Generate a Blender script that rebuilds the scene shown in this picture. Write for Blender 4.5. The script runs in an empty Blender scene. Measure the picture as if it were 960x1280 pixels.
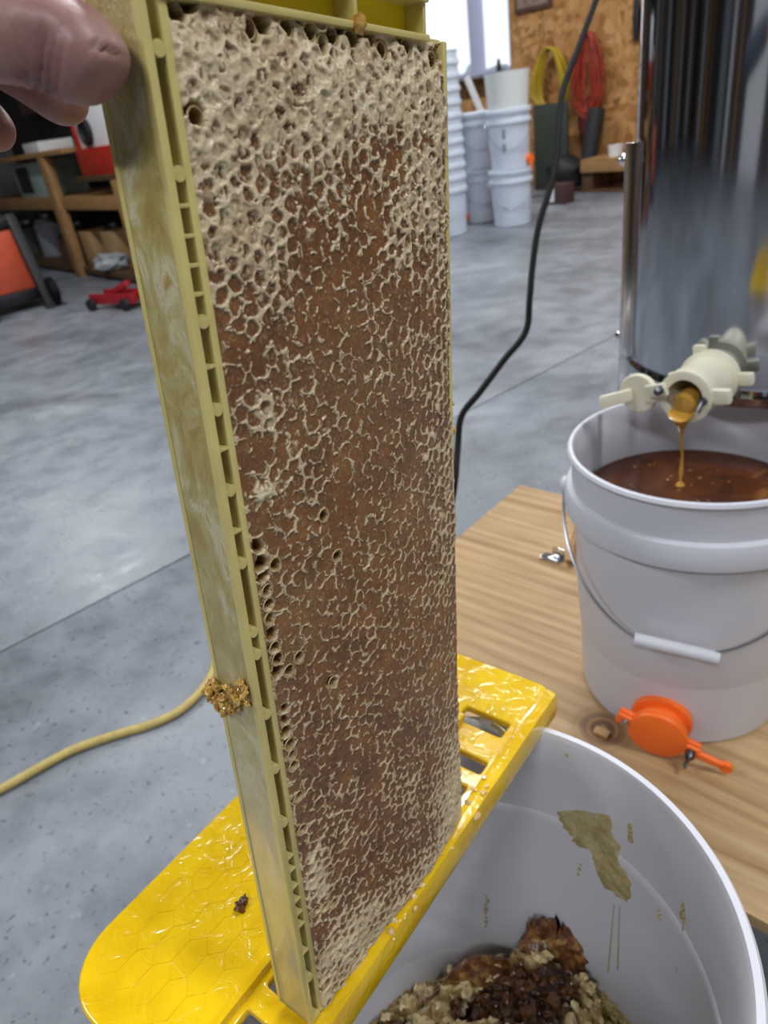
import bpy, bmesh, math, random
import numpy as np
from mathutils import Vector, Matrix, noise as mnoise

# ------------------------------------------------------------------ camera, world, lights
F = 890.0; H = 0.90                      # focal length in pixels of the 960x1280 frame, camera height
_n = np.array([720-480, 2190-640, F], float); _n /= np.linalg.norm(_n); _up = -_n
_fw = np.array([0, 0, 1.0]); _y = _fw-_fw.dot(_up)*_up; _y /= np.linalg.norm(_y)
R = np.array([np.cross(_y, _up), _y, _up])          # columns: camera right / down / forward in the world
CAM = np.array([0, 0, H])
sc = bpy.context.scene
cd = bpy.data.cameras.new('camera'); cam = bpy.data.objects.new('camera', cd); sc.collection.objects.link(cam)
cd.sensor_fit = 'VERTICAL'; cd.sensor_height = 36.0; cd.lens = F/1280*36; cd.clip_start = .01
cam.matrix_world = Matrix(((R[0,0], -R[0,1], -R[0,2], 0), (R[1,0], -R[1,1], -R[1,2], 0), (R[2,0], -R[2,1], -R[2,2], H), (0,0,0,1)))
cd.dof.use_dof = True; cd.dof.focus_distance = .29; cd.dof.aperture_fstop = 15.0
sc.camera = cam
sc.view_settings.view_transform = 'Standard'; sc.view_settings.look = 'None'
sc.view_settings.gamma = 1; sc.view_settings.exposure = -0.08; sc.view_settings.use_curve_mapping = False
w = bpy.data.worlds.new('sky'); sc.world = w; w.use_nodes = True
bg = w.node_tree.nodes['Background']; bg.inputs[0].default_value = (.84, .90, 1, 1); bg.inputs[1].default_value = 1.5

E2 = np.array([.616, -.788, 0]); NV = np.array([.788, .616, 0])     # room axes: along the far wall / towards it
ROOM = math.atan2(-.788, .616)
def sn(s, n, z=0): return E2*s+NV*n+np.array([0, 0, z])
CEIL = 3.1
def area(name, s, n, z, sx, sy, power, col=(1, .97, .93), rot=ROOM):
    l = bpy.data.lights.new(name, 'AREA'); l.shape = 'RECTANGLE'; l.size = sx; l.size_y = sy; l.energy = power; l.color = col
    o = bpy.data.objects.new(name, l); sc.collection.objects.link(o); o.location = sn(s, n, z); o.rotation_euler = (0, 0, rot)
    return o
TUBES = [(-2.6, 4.2), (.2, 4.2), (-5.2, 4.2), (-4.2, .9), (-1.2, 1.4), (1.4, .9), (-2.2, -1.8), (.9, -1.8)]
for s_, n_ in TUBES:
    area('tube_lamp', s_, n_, CEIL-.17, 1.3, .16, 52, (.95, .97, 1))

# ------------------------------------------------------------------ helpers
def ray(px): return R@np.array([px[0]-480, px[1]-640, F])
def az(px, z): d = ray(px); return d*((z-H)/d[2])+CAM
def an(px, n): d = ray(px); return d*(n/(d@NV))+CAM
def ad(px, dep): return ray(px)/F*dep+CAM
def pj(X):
    c = R.T@(np.array(X, float)-CAM); return (480+F*c[0]/c[2], 640+F*c[1]/c[2])
def vz(py, x, y):                                   # height on the vertical line (x, y) seen at image row py
    lo, hi = -.5, 3.5
    for _ in range(50):
        m = (lo+hi)/2
        if pj((x, y, m))[1] > py: lo = m
        else: hi = m
    return lo
rnd = random.Random(7)

class MB:
    def __init__(s): s.v = []; s.f = []
    def add(s, vs, fs):
        b = len(s.v); s.v += [tuple(map(float, p)) for p in vs]; s.f += [tuple(b+i for i in f) for f in fs]; return s
    def obox(s, c, ax, ay_, az_, hx, hy, hz, bev=0):
        c = np.array(c, float); A = [np.array(ax, float), np.array(ay_, float), np.array(az_, float)]
        if bev <= 0:
            vs = [c+A[0]*hx*i+A[1]*hy*j+A[2]*hz*k for i in (-1, 1) for j in (-1, 1) for k in (-1, 1)]
            return s.add(vs, [(0,1,3,2),(4,6,7,5),(0,4,5,1),(2,3,7,6),(0,2,6,4),(1,5,7,3)])
        bev = min(bev, hx*.98, hy*.98, hz*.98); bm = bmesh.new(); bmesh.ops.create_cube(bm, size=2)
        for v in bm.verts: v.co = Vector((v.co.x*hx, v.co.y*hy, v.co.z*hz))
        bmesh.ops.bevel(bm, geom=bm.edges[:], offset=bev, segments=2, profile=.6, affect='EDGES')
        vs = [c+A[0]*v.co.x+A[1]*v.co.y+A[2]*v.co.z for v in bm.verts]; fs = [[v.index for v in f.verts] for f in bm.faces]
        bm.free(); return s.add(vs, fs)
    def box(s, x0, y0, z0, x1, y1, z1, bev=0):
        return s.obox(((x0+x1)/2, (y0+y1)/2, (z0+z1)/2), (1,0,0), (0,1,0), (0,0,1), abs(x1-x0)/2, abs(y1-y0)/2, abs(z1-z0)/2, bev)
    def tube(s, pts, r, seg=10, closed=False, caps=True):
        P = [np.array(p, float) for p in pts]; n = len(P)
        rr = r if hasattr(r, '__len__') else [r]*n
        T = []
        for i in range(n):
            a = P[(i-1) % n] if (i > 0 or closed) else P[i]; b = P[(i+1) % n] if (i < n-1 or closed) else P[i]
            t = b-a; T.append(t/(np.linalg.norm(t)+1e-12))
        u = np.cross(T[0], (0, 0, 1)) if abs(T[0][2]) < .9 else np.cross(T[0], (1, 0, 0)); u /= np.linalg.norm(u)
        vs = []
        for i in range(n):
            u = u-T[i]*(u@T[i]); u /= np.linalg.norm(u); q = np.cross(T[i], u)
            for k in range(seg):
                a = 2*math.pi*k/seg; vs.append(P[i]+rr[i]*(u*math.cos(a)+q*math.sin(a)))
        fs = []
        for i in range(n if closed else n-1):
            j = (i+1) % n
            for k in range(seg):
                k2 = (k+1) % seg; fs.append((i*seg+k, i*seg+k2, j*seg+k2, j*seg+k))
        if caps and not closed: fs += [tuple(range(seg))[::-1], tuple((n-1)*seg+k for k in range(seg))]
        return s.add(vs, fs)
    def lathe(s, prof, seg=48, c=(0, 0, 0), ax=None, closed=False):     # prof: (r, z) list
        c = np.array(c, float)
        if ax is None: X, Y, Z = np.eye(3)
        else:
            Z = np.array(ax, float); Z /= np.linalg.norm(Z); X = np.cross((0, 0, 1), Z) if abs(Z[2]) < .95 else np.array([1., 0, 0])
            X /= np.linalg.norm(X); Y = np.cross(Z, X)
        vs = []; n = len(prof)
        for r, z in prof:
            for k in range(seg):
                a = 2*math.pi*k/seg; vs.append(c+X*r*math.cos(a)+Y*r*math.sin(a)+Z*z)
        fs = []
        for i in range(n if closed else n-1):
            j = (i+1) % n
            for k in range(seg): k2 = (k+1) % seg; fs.append((i*seg+k, i*seg+k2, j*seg+k2, j*seg+k))
        if not closed:
            if prof[0][0] > 1e-6: fs.append(tuple(range(seg))[::-1])
            if prof[-1][0] > 1e-6: fs.append(tuple((n-1)*seg+k for k in range(seg)))
        return s.add(vs, fs)
    def blob(s, c, r, sub=2, amp=.3, sc_=1.5, squash=(1, 1, 1), seed=0):
        bm = bmesh.new(); bmesh.ops.create_icosphere(bm, subdivisions=sub, radius=1)
        for v in bm.verts:
            k = 1+amp*mnoise.fractal(v.co*sc_+Vector((seed*3.1, seed*1.7, 0)), 1, 2, 3)
            v.co = v.co*k
        vs = [(c[0]+v.co.x*r*squash[0], c[1]+v.co.y*r*squash[1], c[2]+v.co.z*r*squash[2]) for v in bm.verts]
        fs = [[v.index for v in f.verts] for f in bm.faces]; bm.free(); return s.add(vs, fs)

def link(o): sc.collection.objects.link(o); return o
def mesh(name, mb, mat, smooth=True, ang=35):
    me = bpy.data.meshes.new(name); me.from_pydata(mb.v, [], mb.f); me.update()
    bm = bmesh.new(); bm.from_mesh(me); bmesh.ops.recalc_face_normals(bm, faces=bm.faces); bm.to_mesh(me); bm.free()
    if smooth:
        me.polygons.foreach_set('use_smooth', [True]*len(me.polygons))
        try: me.set_sharp_from_angle(angle=math.radians(ang))
        except Exception: pass
    if mat: me.materials.append(mat)
    return me
def obj(name, mb, mat, parent=None, world=True, smooth=True, ang=35, label=None):
    """mb vertices in world space (world=True) or in the local space of the thing"""
    if parent is not None and world:
        root = parent
        while root.parent: root = root.parent
        inv = np.array(root.matrix_basis.inverted()); V = np.array(mb.v); V = V@inv[:3, :3].T+inv[:3, 3]; mb.v = [tuple(p) for p in V]
    o = link(bpy.data.objects.new(name, mesh(name, mb, mat, smooth, ang)))
    if parent is not None: o.parent = parent
    if label: o['label'] = label
    return o
def thing(name, label, cat, loc=(0, 0, 0), rotz=0, group=None):
    o = link(bpy.data.objects.new(name, None)); o.empty_display_size = .05
    o.matrix_basis = Matrix.Translation(Vector([float(x) for x in loc]))@Matrix.Rotation(rotz, 4, 'Z')
    return tag(o, label, cat, group)
def tag(o, label=None, cat=None, group=None, kind=None):
    if label: o['label'] = label
    if cat: o['category'] = cat
    if group: o['group'] = group
    if kind: o['kind'] = kind
    return o
def single(name, mb, mat, label, cat, group=None, kind=None, **k):
    return tag(obj(name, mb, mat, None, **k), label, cat, group, kind)
def struct(name, mb, mat, parent=None, **k):
    o = obj(name, mb, mat, parent, **k)
    if parent is None: o['kind'] = 'structure'
    return o
def dup(root, loc, rotz, label, group=None):
    def cp(o, par):
        c = o.copy(); link(c)
        if par is not None: c.parent = par
        for ch in o.children: cp(ch, c)
        return c
    kids = list(root.children); r = root.copy(); link(r)
    r.matrix_basis = Matrix.Translation(Vector([float(x) for x in loc]))@Matrix.Rotation(rotz, 4, 'Z')
    r['label'] = label
    if group: r['group'] = group
    for ch in kids: cp(ch, r)
    return r

def srgb(c):
    if isinstance(c, str): c = [int(c[i:i+2], 16)/255 for i in (0, 2, 4)]
    return tuple(((x/12.92) if x <= .04045 else ((x+.055)/1.055)**2.4) for x in c)
class N:
    def __init__(s, name):
        s.m = bpy.data.materials.new(name); s.m.use_nodes = True; s.t = s.m.node_tree; s.b = s.t.nodes['Principled BSDF']; s.co = None
    def n(s, ty, **k):
        x = s.t.nodes.new(ty)
        for a, v in k.items():
            if a.startswith('i_'):
                key = a[2:].replace('_', ' '); x.inputs[int(key) if key.isdigit() else key].default_value = v
            else: setattr(x, a, v)
        return x
    def l(s, a, b): s.t.links.new(a, b)
    def coord(s, scale=(1, 1, 1), kind='Object', rot=(0, 0, 0)):
        c = s.n('ShaderNodeTexCoord'); m = s.n('ShaderNodeMapping'); m.inputs['Scale'].default_value = scale; m.inputs['Rotation'].default_value = rot
        s.l(c.outputs[kind], m.inputs[0]); return m.outputs[0]
    def noise(s, scale, detail=4, rough=.55, co=None, dist=0):
        x = s.n('ShaderNodeTexNoise'); x.inputs['Scale'].default_value = scale; x.inputs['Detail'].default_value = detail
        x.inputs['Roughness'].default_value = rough; x.inputs['Distortion'].default_value = dist
        s.l(co if co is not None else s.coord(), x.inputs['Vector']); return x.outputs['Fac']
    def ramp(s, fac, stops, interp='LINEAR'):
        x = s.n('ShaderNodeValToRGB'); x.color_ramp.interpolation = interp; e = x.color_ramp.elements
        while len(e) < len(stops): e.new(.5)
        for i, (p, c) in enumerate(stops):
            e[i].position = p; e[i].color = (*c, 1) if len(c) == 3 else c
        s.l(fac, x.inputs[0]); return x.outputs[0]
    def mix(s, f, a, b, mode='MIX'):
        x = s.n('ShaderNodeMix', data_type='RGBA', blend_type=mode)
        for sock, v in ((x.inputs[0], f), (x.inputs[6], a), (x.inputs[7], b)):
            if hasattr(v, 'links'): s.l(v, sock)
            elif isinstance(v, (int, float)): sock.default_value = v
            else: sock.default_value = (*v, 1)
        return x.outputs[2]
    def bump(s, h, strength=.3, dist=.01):
        x = s.n('ShaderNodeBump'); x.inputs['Strength'].default_value = strength; x.inputs['Distance'].default_value = dist
        s.l(h, x.inputs['Height'])
        if s.b.inputs['Normal'].links: s.l(s.b.inputs['Normal'].links[0].from_socket, x.inputs['Normal'])
        s.l(x.outputs[0], s.b.inputs['Normal']); return s
    def col(s, c):
        if hasattr(c, 'links'): s.l(c, s.b.inputs['Base Color'])
        else: s.b.inputs['Base Color'].default_value = (*c, 1)
        return s
    def set(s, **k):
        for a, v in k.items():
            x = s.b.inputs[a.replace('_', ' ')]
            if hasattr(v, 'links'): s.l(v, x)
            else: x.default_value = v
        return s
def simple(name, c, rough=.5, metal=0, var=0, vs=8, bump=0, bs=40, bd=.002, coat=0, **k):
    c = srgb(c); x = N(name)
    if var:
        f = x.noise(vs, 4); x.col(x.ramp(f, [(.3, tuple(v*(1-var) for v in c)), (.7, tuple(min(1, v*(1+var)) for v in c))]))
    else: x.col(c)
    x.set(Roughness=rough, Metallic=metal, Coat_Weight=coat, **k)
    if bump: x.bump(x.noise(bs, 3), bump, bd)
    return x.m
M = {}
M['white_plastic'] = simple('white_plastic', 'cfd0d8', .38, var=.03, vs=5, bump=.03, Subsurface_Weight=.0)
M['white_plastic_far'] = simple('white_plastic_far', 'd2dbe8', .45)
M['cream_plastic'] = simple('cream_plastic', 'e2ddc6', .4, bump=.08, bs=200, bd=.0005)
M['orange_plastic'] = simple('orange_plastic', 'ff7426', .4, bump=.05, bs=300, bd=.0005)
M['steel_wire'] = simple('steel_wire', 'a8aeb6', .3, 1)
M['dark_steel'] = simple('dark_steel', '6a6d70', .35, 1)
M['chrome'] = simple('chrome', 'd8dade', .15, 1)
M['black_rubber'] = simple('black_rubber', '0a0a0c', .6, Specular_IOR_Level=.2)
M['black_plastic'] = simple('black_plastic', '1c1d20', .5, var=.2)
M['red_paint'] = simple('red_paint', 'ae2b1c', .35, var=.1)
M['red_dark'] = simple('red_dark', '9c1f28', .4, var=.15)
M['orange_paint'] = simple('orange_paint', 'd2593a', .45, var=.1)
M['grey_paint'] = simple('grey_paint', '8d9297', .5, var=.1)
M['white_paint'] = simple('white_paint', 'e6e6e6', .5, var=.04)
M['card'] = simple('card', 'b08d62', .8, var=.1)
M['dark_green'] = simple('dark_green', '3a4038', .6, var=.15)
M['brown_paint'] = simple('brown_paint', '5a4038', .6, var=.2)
M['lilac_trim'] = simple('lilac_trim', 'c3c5e0', .5)
M['teal_glass'] = simple('teal_glass', '9fb3ac', .4, var=.2)

x = N('concrete'); f1 = x.noise(1.3, 6, .6); f2 = x.noise(9, 5, .65); f3 = x.noise(60, 3)
c1 = x.ramp(f1, [(.32, srgb('6c7278')), (.5, srgb('878c93')), (.66, srgb('9a9fa5'))])
c2 = x.ramp(f2, [(.33, srgb('8a9098')), (.6, (1, 1, 1))]); c3 = x.mix(.35, c1, c2, 'MULTIPLY')
sp = x.ramp(x.noise(75, 3, .6), [(.30, srgb('7a8088')), (.40, (1, 1, 1))])
st = x.ramp(x.noise(.9, 5, .6, x.coord(rot=(0, 0, .7)), .8), [(.34, (.62, .62, .63)), (.47, (1, 1, 1)), (.62, (1, 1, 1)), (.74, (1.12, 1.13, 1.15))]); c3 = x.mix(.8, c3, st, 'MULTIPLY'); c4 = x.mix(.75, c3, sp, 'MULTIPLY'); sp2 = x.ramp(x.noise(40, 3, .5, x.coord(rot=(0, 0, 1))), [(.66, (0, 0, 0)), (.74, (.07, .075, .08))])
x.col(x.mix(1, c4, sp2, 'ADD'))
x.set(Roughness=x.ramp(f2, [(.35, (.30, .30, .30)), (.65, (.52, .52, .52))])); x.bump(f3, .12, .002); x.bump(f2, .1, .006); M['concrete'] = x.m

x = N('osb'); co = x.coord((1, 1, 1)); d = x.n('ShaderNodeTexNoise', i_Scale=3.0); x.l(co, d.inputs['Vector'])
mx = x.mix(.18, co, d.outputs['Color']); v = x.n('ShaderNodeTexVoronoi'); v.inputs['Scale'].default_value = 26; x.l(mx, v.inputs['Vector'])
sepc = x.n('ShaderNodeSeparateColor'); x.l(v.outputs['Color'], sepc.inputs[0])
x.col(x.ramp(sepc.outputs[0], [(.0, srgb('94642f')), (.25, srgb('b07c45')), (.55, srgb('bd8a52')), (.8, srgb('cc9c64')), (1, srgb('a26f3a'))]))
x.set(Roughness=.7); x.bump(v.outputs['Distance'], .3, .004); M['osb'] = x.m

def wood(name, a, b, c, rot=0, scale=1, rough=.55, knot=None):
    x = N(name); co = x.coord((1.6*scale, 22*scale, 22*scale), rot=(0, 0, rot))
    if knot is not None:
        # a real knot: the grain bends round this point of the sheet
        g = x.n('ShaderNodeTexCoord'); dd = x.n('ShaderNodeVectorMath', operation='DISTANCE'); x.l(g.outputs['Object'], dd.inputs[0]); dd.inputs[1].default_value = knot
        kf = x.ramp(dd.outputs['Value'], [(0, (1, 1, 1)), (.018, (.85, .85, .85)), (.045, (0, 0, 0))])
    f = x.noise(2.2, 6, .62, co, 1.2); wv = x.n('ShaderNodeTexWave', wave_type='BANDS', bands_direction='Y'); wv.inputs['Scale'].default_value = .55
    wv.inputs['Distortion'].default_value = 7; wv.inputs['Detail'].default_value = 2; wv.inputs['Detail Scale'].default_value = .6; x.l(co, wv.inputs['Vector'])
    base = x.ramp(f, [(.3, srgb(a)), (.5, srgb(b)), (.72, srgb(c))])
    col = x.mix(.30, base, x.ramp(wv.outputs['Fac'], [(0, srgb(a)), (.5, srgb(b)), (1, srgb(c))]))
    if knot is not None:
        rg = x.n('ShaderNodeMath', operation='SINE'); m2 = x.n('ShaderNodeMath', operation='MULTIPLY'); m2.inputs[1].default_value = 420
        x.l(dd.outputs['Value'], m2.inputs[0]); x.l(m2.outputs[0], rg.inputs[0])
        kc = x.ramp(rg.outputs[0], [(0, srgb('5a3a22')), (1, srgb('9a6f48'))]); col = x.mix(kf, col, kc)
    x.col(col); x.set(Roughness=rough); x.bump(f, .12, .002); return x.m
KN = az((753, 911), .134)
M['pine'] = wood('pine', '7c5a34', 'a37a4c', 'c09a68', rot=0)
M['dark_wood'] = wood('dark_wood', '3a281a', '5a3f28', '6e5236')

# ------------------------------------------------------------------ the setting
fl = MB(); g = .006
root = thing('floor', None, None); del root
E3 = (0, 0, 1)
SL = [(-12, -6.1), (-6.1, -1.506), (-1.506, 3.1), (3.1, 6.5)]; NLv = [(-6, -1.6), (-1.6, 7.0)]
bpy.data.objects.remove(bpy.data.objects['floor'])
base = MB(); base.obox(sn(-2.5, .5, -.13), E2, NV, E3, 9.8, 7.2, .03); fo = struct('floor', base, M['concrete'])
for s0, s1 in SL:
    for n0, n1 in NLv:
        b = MB(); b.obox(sn((s0+s1)/2, (n0+n1)/2, -.05), E2, NV, E3, (s1-s0)/2-g/2, (n1-n0)/2-g/2, .05, .003); obj('concrete_slab', b, M['concrete'], fo)

WN = 6.2          # far wall plane
ws0, ws1 = -6.35, -4.985; wz0, wz1 = 1.045, 2.2   # window opening
def wallbox(s0, s1, n0, n1, z0, z1, bev=0):
    b = MB(); b.obox(sn((s0+s1)/2, (n0+n1)/2, (z0+z1)/2), E2, NV, E3, abs(s1-s0)/2, abs(n1-n0)/2, abs(z1-z0)/2, bev); return b
wf = struct('wall_far', wallbox(-12, 6, WN+.02, WN+.12, CEIL-.02, CEIL), M['osb'])
def panel(s0, s1, z0, z1):
    obj('osb_panel', wallbox(s0+.002, s1-.002, WN, WN+.1, z0+.001, z1-.001, .002), M['osb'], wf)
edges = [-11, -9.3, -8.0, ws0, ws1, -4.62, -3.64, -2.42, -1.2, 0.02, 1.24, 2.46, 3.68, 5.2]
for a_, b_ in zip(edges[:-1], edges[1:]):
    if a_ == ws0: panel(a_, b_, 0, wz0); panel(a_, b_, wz1, CEIL-.02)
    else: panel(a_, b_, 0, CEIL-.02)
wd = struct('window_1', wallbox(ws0, ws1, WN-.015, WN+.02, wz0-.03, wz0), M['lilac_trim'])
for a_, b_ in ((ws0, ws0+.03), (ws1-.012, ws1)): obj('window_jamb', wallbox(a_, b_, WN, WN+.08, wz0, wz1), M['lilac_trim'], wd)
obj('window_mullion', wallbox(-5.475, -5.345, WN-.01, WN+.07, wz0, wz1, .005), M['lilac_trim'], wd)
obj('window_head', wallbox(ws0, ws1, WN, WN+.08, wz1-.04, wz1), M['lilac_trim'], wd)
x = N('window_glass'); x.col((.95, .98, 1)); x.set(Roughness=.02, Alpha=.12, Specular_IOR_Level=.5); M['glass'] = x.m
for a_, b_ in ((ws0+.03, -5.475), (-5.345, ws1-.012)): obj('window_pane', wallbox(a_, b_, WN+.04, WN+.045, wz0, wz1-.04), M['glass'], wd)
# outside ground and a far hedge seen through the window
og = MB(); og.obox(sn(-9, 27, -.3), E2, NV, E3, 26, 19, .05); struct('ground', og, simple('snowy_ground', 'b9c3c6', .9, var=.1, vs=.4))
hg = MB()
for i in range(46): hg.blob(sn(-34+i*1.0, 30+rnd.uniform(-1, 1), .4), rnd.uniform(1.0, 1.5), 2, .5, 1.4, seed=i)
single('hedge', hg, simple('hedge_green', '7d928c', .9, var=.3, vs=1), 'distant hedge line seen through the window', 'hedge', kind='stuff')
M['dark_wall'] = simple('dark_wall', '3b3634', .7, var=.25, vs=2)
M['steel_wall'] = simple('steel_wall', '77797c', .5, var=.08, vs=3)
struct('wall_left', wallbox(-9.6, -9.5, -6, WN, 0, CEIL), M['steel_wall'])
struct('wall_right', wallbox(5.4, 5.5, -6, WN, 0, CEIL), M['steel_wall'])
struct('wall_near', wallbox(-9.6, 5.5, -5.1, -5.0, 0, CEIL), M['dark_wall'])
struct('wall_partition', wallbox(-9.5, -3.9, 2.95, 3.05, 0, CEIL), M['dark_wall'])
struct('ceiling', wallbox(-9.6, 5.5, -5.1, WN+.1, CEIL, CEIL+.05), simple('ceiling_board', '8c8a86', .8))
# near and left wall: unseen posts, boards, door added to streak the tank's reflection
for i, s_ in enumerate((-8.2, -5.9, -2.9, -.1, 2.4, 4.4)): struct('added_trim_%d' % (i+1), wallbox(s_-.06, s_+.06, -5.0, -4.9, 0, CEIL), M['pine'])
for i, (s_, w_, c_) in enumerate(((-7.4, .25, 'white_paint'), (-6.6, .2, 'card'), (-4.4, .3, 'grey_paint'), (-3.6, .12, 'white_paint'), (.9, .3, 'red_dark'), (1.7, .15, 'white_paint'), (3.2, .35, 'card'))): struct('added_trim_%d' % (i+7), wallbox(s_-w_, s_+w_, -5.0, -4.92, 0, 2.0+.1*i), M[c_])
for i, (n_, w_, c_, h_) in enumerate(((-4.2, .2, 'white_paint', 2.4), (-3.3, .35, 'dark_wood', 2.2), (-2.6, .1, 'white_paint', 3), (-1.85, .30, 'card', 2.3), (-.9, .3, 'black_plastic', 2.0), (-.2, .12, 'white_paint', 2.6), (.6, .3, 'brown_paint', 2.1), (1.5, .2, 'card', 2.4), (2.3, .2, 'white_paint', 2.1))): struct('added_trim_%d' % (i+14), wallbox(-9.5, -9.42, n_-w_, n_+w_, 0, h_), M[c_])
struct('added_door_1', wallbox(-2.2, -.9, -5.0, -4.95, 0, 2.1), M['white_paint'])
M['tube'] = simple('tube_glow', 'ffffff', .4, Emission_Color=(.93, .97, 1, 1), Emission_Strength=7)
lp = None
for i, (s_, n_) in enumerate(TUBES):
    if lp is None:
        lp = thing('ceiling_light', 'x', 'lamp', sn(s_, n_, CEIL), ROOM, 'ceiling tube lights')
        b = MB(); b.box(-.68, -.09, -.06, .68, .09, 0, .005); obj('housing', b, M['white_paint'], lp, world=False)
        for yy in (-.045, .045):
            b = MB(); b.tube([(-.62, yy, -.085), (.62, yy, -.085)], .014, 10); obj('tube', b, M['tube'], lp, world=False)
        lp['label'] = 'twin-tube ceiling light over the workshop floor'
    else: dup(lp, sn(s_, n_, CEIL), ROOM, 'twin-tube ceiling light over the workshop floor')

# ------------------------------------------------------------------ numpy noise
def vnoise(X, Y, seed):
    rs = np.random.RandomState(seed); G = rs.rand(256, 256)
    xi = np.floor(X).astype(int); yi = np.floor(Y).astype(int); fx = X-xi; fy = Y-yi
    fx = fx*fx*(3-2*fx); fy = fy*fy*(3-2*fy); a = lambda i, j: G[(xi+i) & 255, (yi+j) & 255]
    return (a(0,0)*(1-fx)+a(1,0)*fx)*(1-fy)+(a(0,1)*(1-fx)+a(1,1)*fx)*fy
def fbm(X, Y, seed, o=3):
    s = 0; a = 1; t = 0
    for i in range(o): s = s+a*vnoise(X*2**i+i*17.3, Y*2**i+i*5.1, seed+i); t += a; a *= .5
    return s/t
def sst(a, b, x): t = np.clip((x-a)/(b-a), 0, 1); return t*t*(3-2*t)

# ------------------------------------------------------------------ the honeycomb frame
SC = .93
T0 = np.array([-0.06392226, -0.13555506, 0.18141054])*SC; av = np.array([0.38112297, -0.90412387, -0.2576824])
def rotm(a):
    t = np.linalg.norm(a); k = a/t; K = np.array([[0,-k[2],k[1]],[k[2],0,-k[0]],[-k[1],k[0],0]]); return np.eye(3)+math.sin(t)*K+(1-math.cos(t))*K@K
FR = R@rotm(av); O = R@T0+CAM                       # columns v (across), u (down), w (to the back)
L = .448*SC; W = .1503*SC; D = .0225*SC*1.04
def fp(v, u, w=0): return O+FR@np.array([v, u, w])
def px2vu(px, w=0):                                  # a point of the comb plane
    d = ray(px); nrm = FR[:, 2]; t = ((O+nrm*w-CAM)@nrm)/(d@nrm); q = FR.T@(d*t+CAM-O); return q[0], q[1]
frame = thing('honeycomb_frame', 'tall plastic frame of capped honeycomb held upright in front of everything', 'honeycomb frame')
mw = Matrix([[FR[0,0], FR[0,1], FR[0,2], 0], [FR[1,0], FR[1,1], FR[1,2], 0], [FR[2,0], FR[2,1], FR[2,2], 0], [0, 0, 0, 1]])
bl = fp(W/2, L, D/2)
mw.translation = Vector([float(q) for q in bl]); frame.matrix_basis = mw
def LC(v, u, w): return (v-W/2, u-L, w-D/2)          # frame coordinates -> local of the empty
def fbox(b, v0, v1, u0, u1, w0, w1, bev=.0006): 
    a, c = LC(v0, u0, w0), LC(v1, u1, w1); return b.box(a[0], a[1], a[2], c[0], c[1], c[2], bev)
x = N('frame_plastic'); f = x.noise(55, 4, .6, x.coord((1, .35, 1)), 1.5); f2 = x.noise(14, 3)
c = x.ramp(f2, [(.35, srgb('b4ab5c')), (.6, srgb('cdc67e'))]); c = x.mix(x.ramp(f, [(.5, (0, 0, 0)), (.72, (.55, .55, .55))]), c, srgb('a89050'))
x.col(c); x.set(Roughness=.33, Coat_Weight=.35, Coat_Roughness=.12); x.bump(f, .35, .0015); M['frame_plastic'] = x.m
x = N('wall_plastic_waxed'); co = x.coord((1, .5, 1)); f = x.noise(85, 6, .68, co, .5); f2 = x.noise(20, 3)
tv = x.n('ShaderNodeTexCoord'); sp_ = x.n('ShaderNodeSeparateXYZ'); x.l(tv.outputs['Object'], sp_.inputs[0])
# smeared wax film thickest on the upper part of the bar
mr = x.n('ShaderNodeMapRange'); x.l(sp_.outputs['Y'], mr.inputs['Value']); mr.inputs['From Min'].default_value = -.28; mr.inputs['From Max'].default_value = -.10
mr.inputs['To Min'].default_value = 1; mr.inputs['To Max'].default_value = .25
c = x.ramp(f2, [(.35, srgb('c4b98a')), (.65, srgb('d0c7a0'))]); film = x.ramp(f, [(.36, srgb('a08a4a')), (.46, srgb('ad9c5e')), (.54, srgb('b8ac78')), (.62, srgb('cdc6a4')), (.70, srgb('a98e4c'))])
x.col(x.mix(mr.outputs[0], c, film)); x.set(Roughness=.3, Coat_Weight=.4, Coat_Roughness=.1)
bs = x.n('ShaderNodeMath', operation='MULTIPLY'); x.l(f, bs.inputs[0]); x.l(mr.outputs[0], bs.inputs[1]); x.bump(bs.outputs[0], .8, .002); M['waxed'] = x.m
M['frame_yellow'] = simple('frame_yellow', 'd0c27c', .35, var=.12, vs=30, coat=.3)
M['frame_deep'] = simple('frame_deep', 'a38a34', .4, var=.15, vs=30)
M['lit_yellow'] = simple('lit_yellow', 'f2dd28', .35, var=.05, vs=30)  # window light through the plastic, painted in as a brighter yellow
V0 = .0028*SC; V1 = .0068*SC; V2 = .0100*SC        # bar: outer wall, channel, inner wall
b = MB(); fbox(b, 0, .0011, -.02, L, 0, D, .0004); o = obj('outer_wall', b, M['waxed'], frame, world=False)
b = MB(); fbox(b, -.0004, V0, -.02, L, -.0004, .0022, .0007); obj('front_lip', b, M['frame_yellow'], frame, world=False)
b = MB(); fbox(b, -.0004, V0, -.02, L, D-.0022, D+.0002, .0007); obj('back_lip', b, M['frame_yellow'], frame, world=False)
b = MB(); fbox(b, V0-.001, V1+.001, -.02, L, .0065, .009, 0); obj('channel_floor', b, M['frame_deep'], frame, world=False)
b = MB(); fbox(b, V1, V2, -.02, L, .0002, D, .0006); obj('inner_wall', b, M['frame_yellow'], frame, world=False)
def u_at(y, v=.0048, w=0):
    lo, hi = -.03, L+.02
    for _ in range(40):
        m = (lo+hi)/2
        if pj(fp(v, m, w))[1] < y: lo = m
        else: hi = m
    return lo
knobs = [60, 217, 402, 512, 613, 704, 790, 818, 893, 961, 1028, 1222]
webs = [257, 295, 332, 368, 459, 562, 665, 1072, 1088, 1109, 1126, 1142, 1157, 1190]
b = MB(); b.tube([(0, 0, -.0003), (0, 0, .0068)], .0021*SC*1.05, 14); km = mesh('cross_pin', b, M['frame_yellow'])
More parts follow.
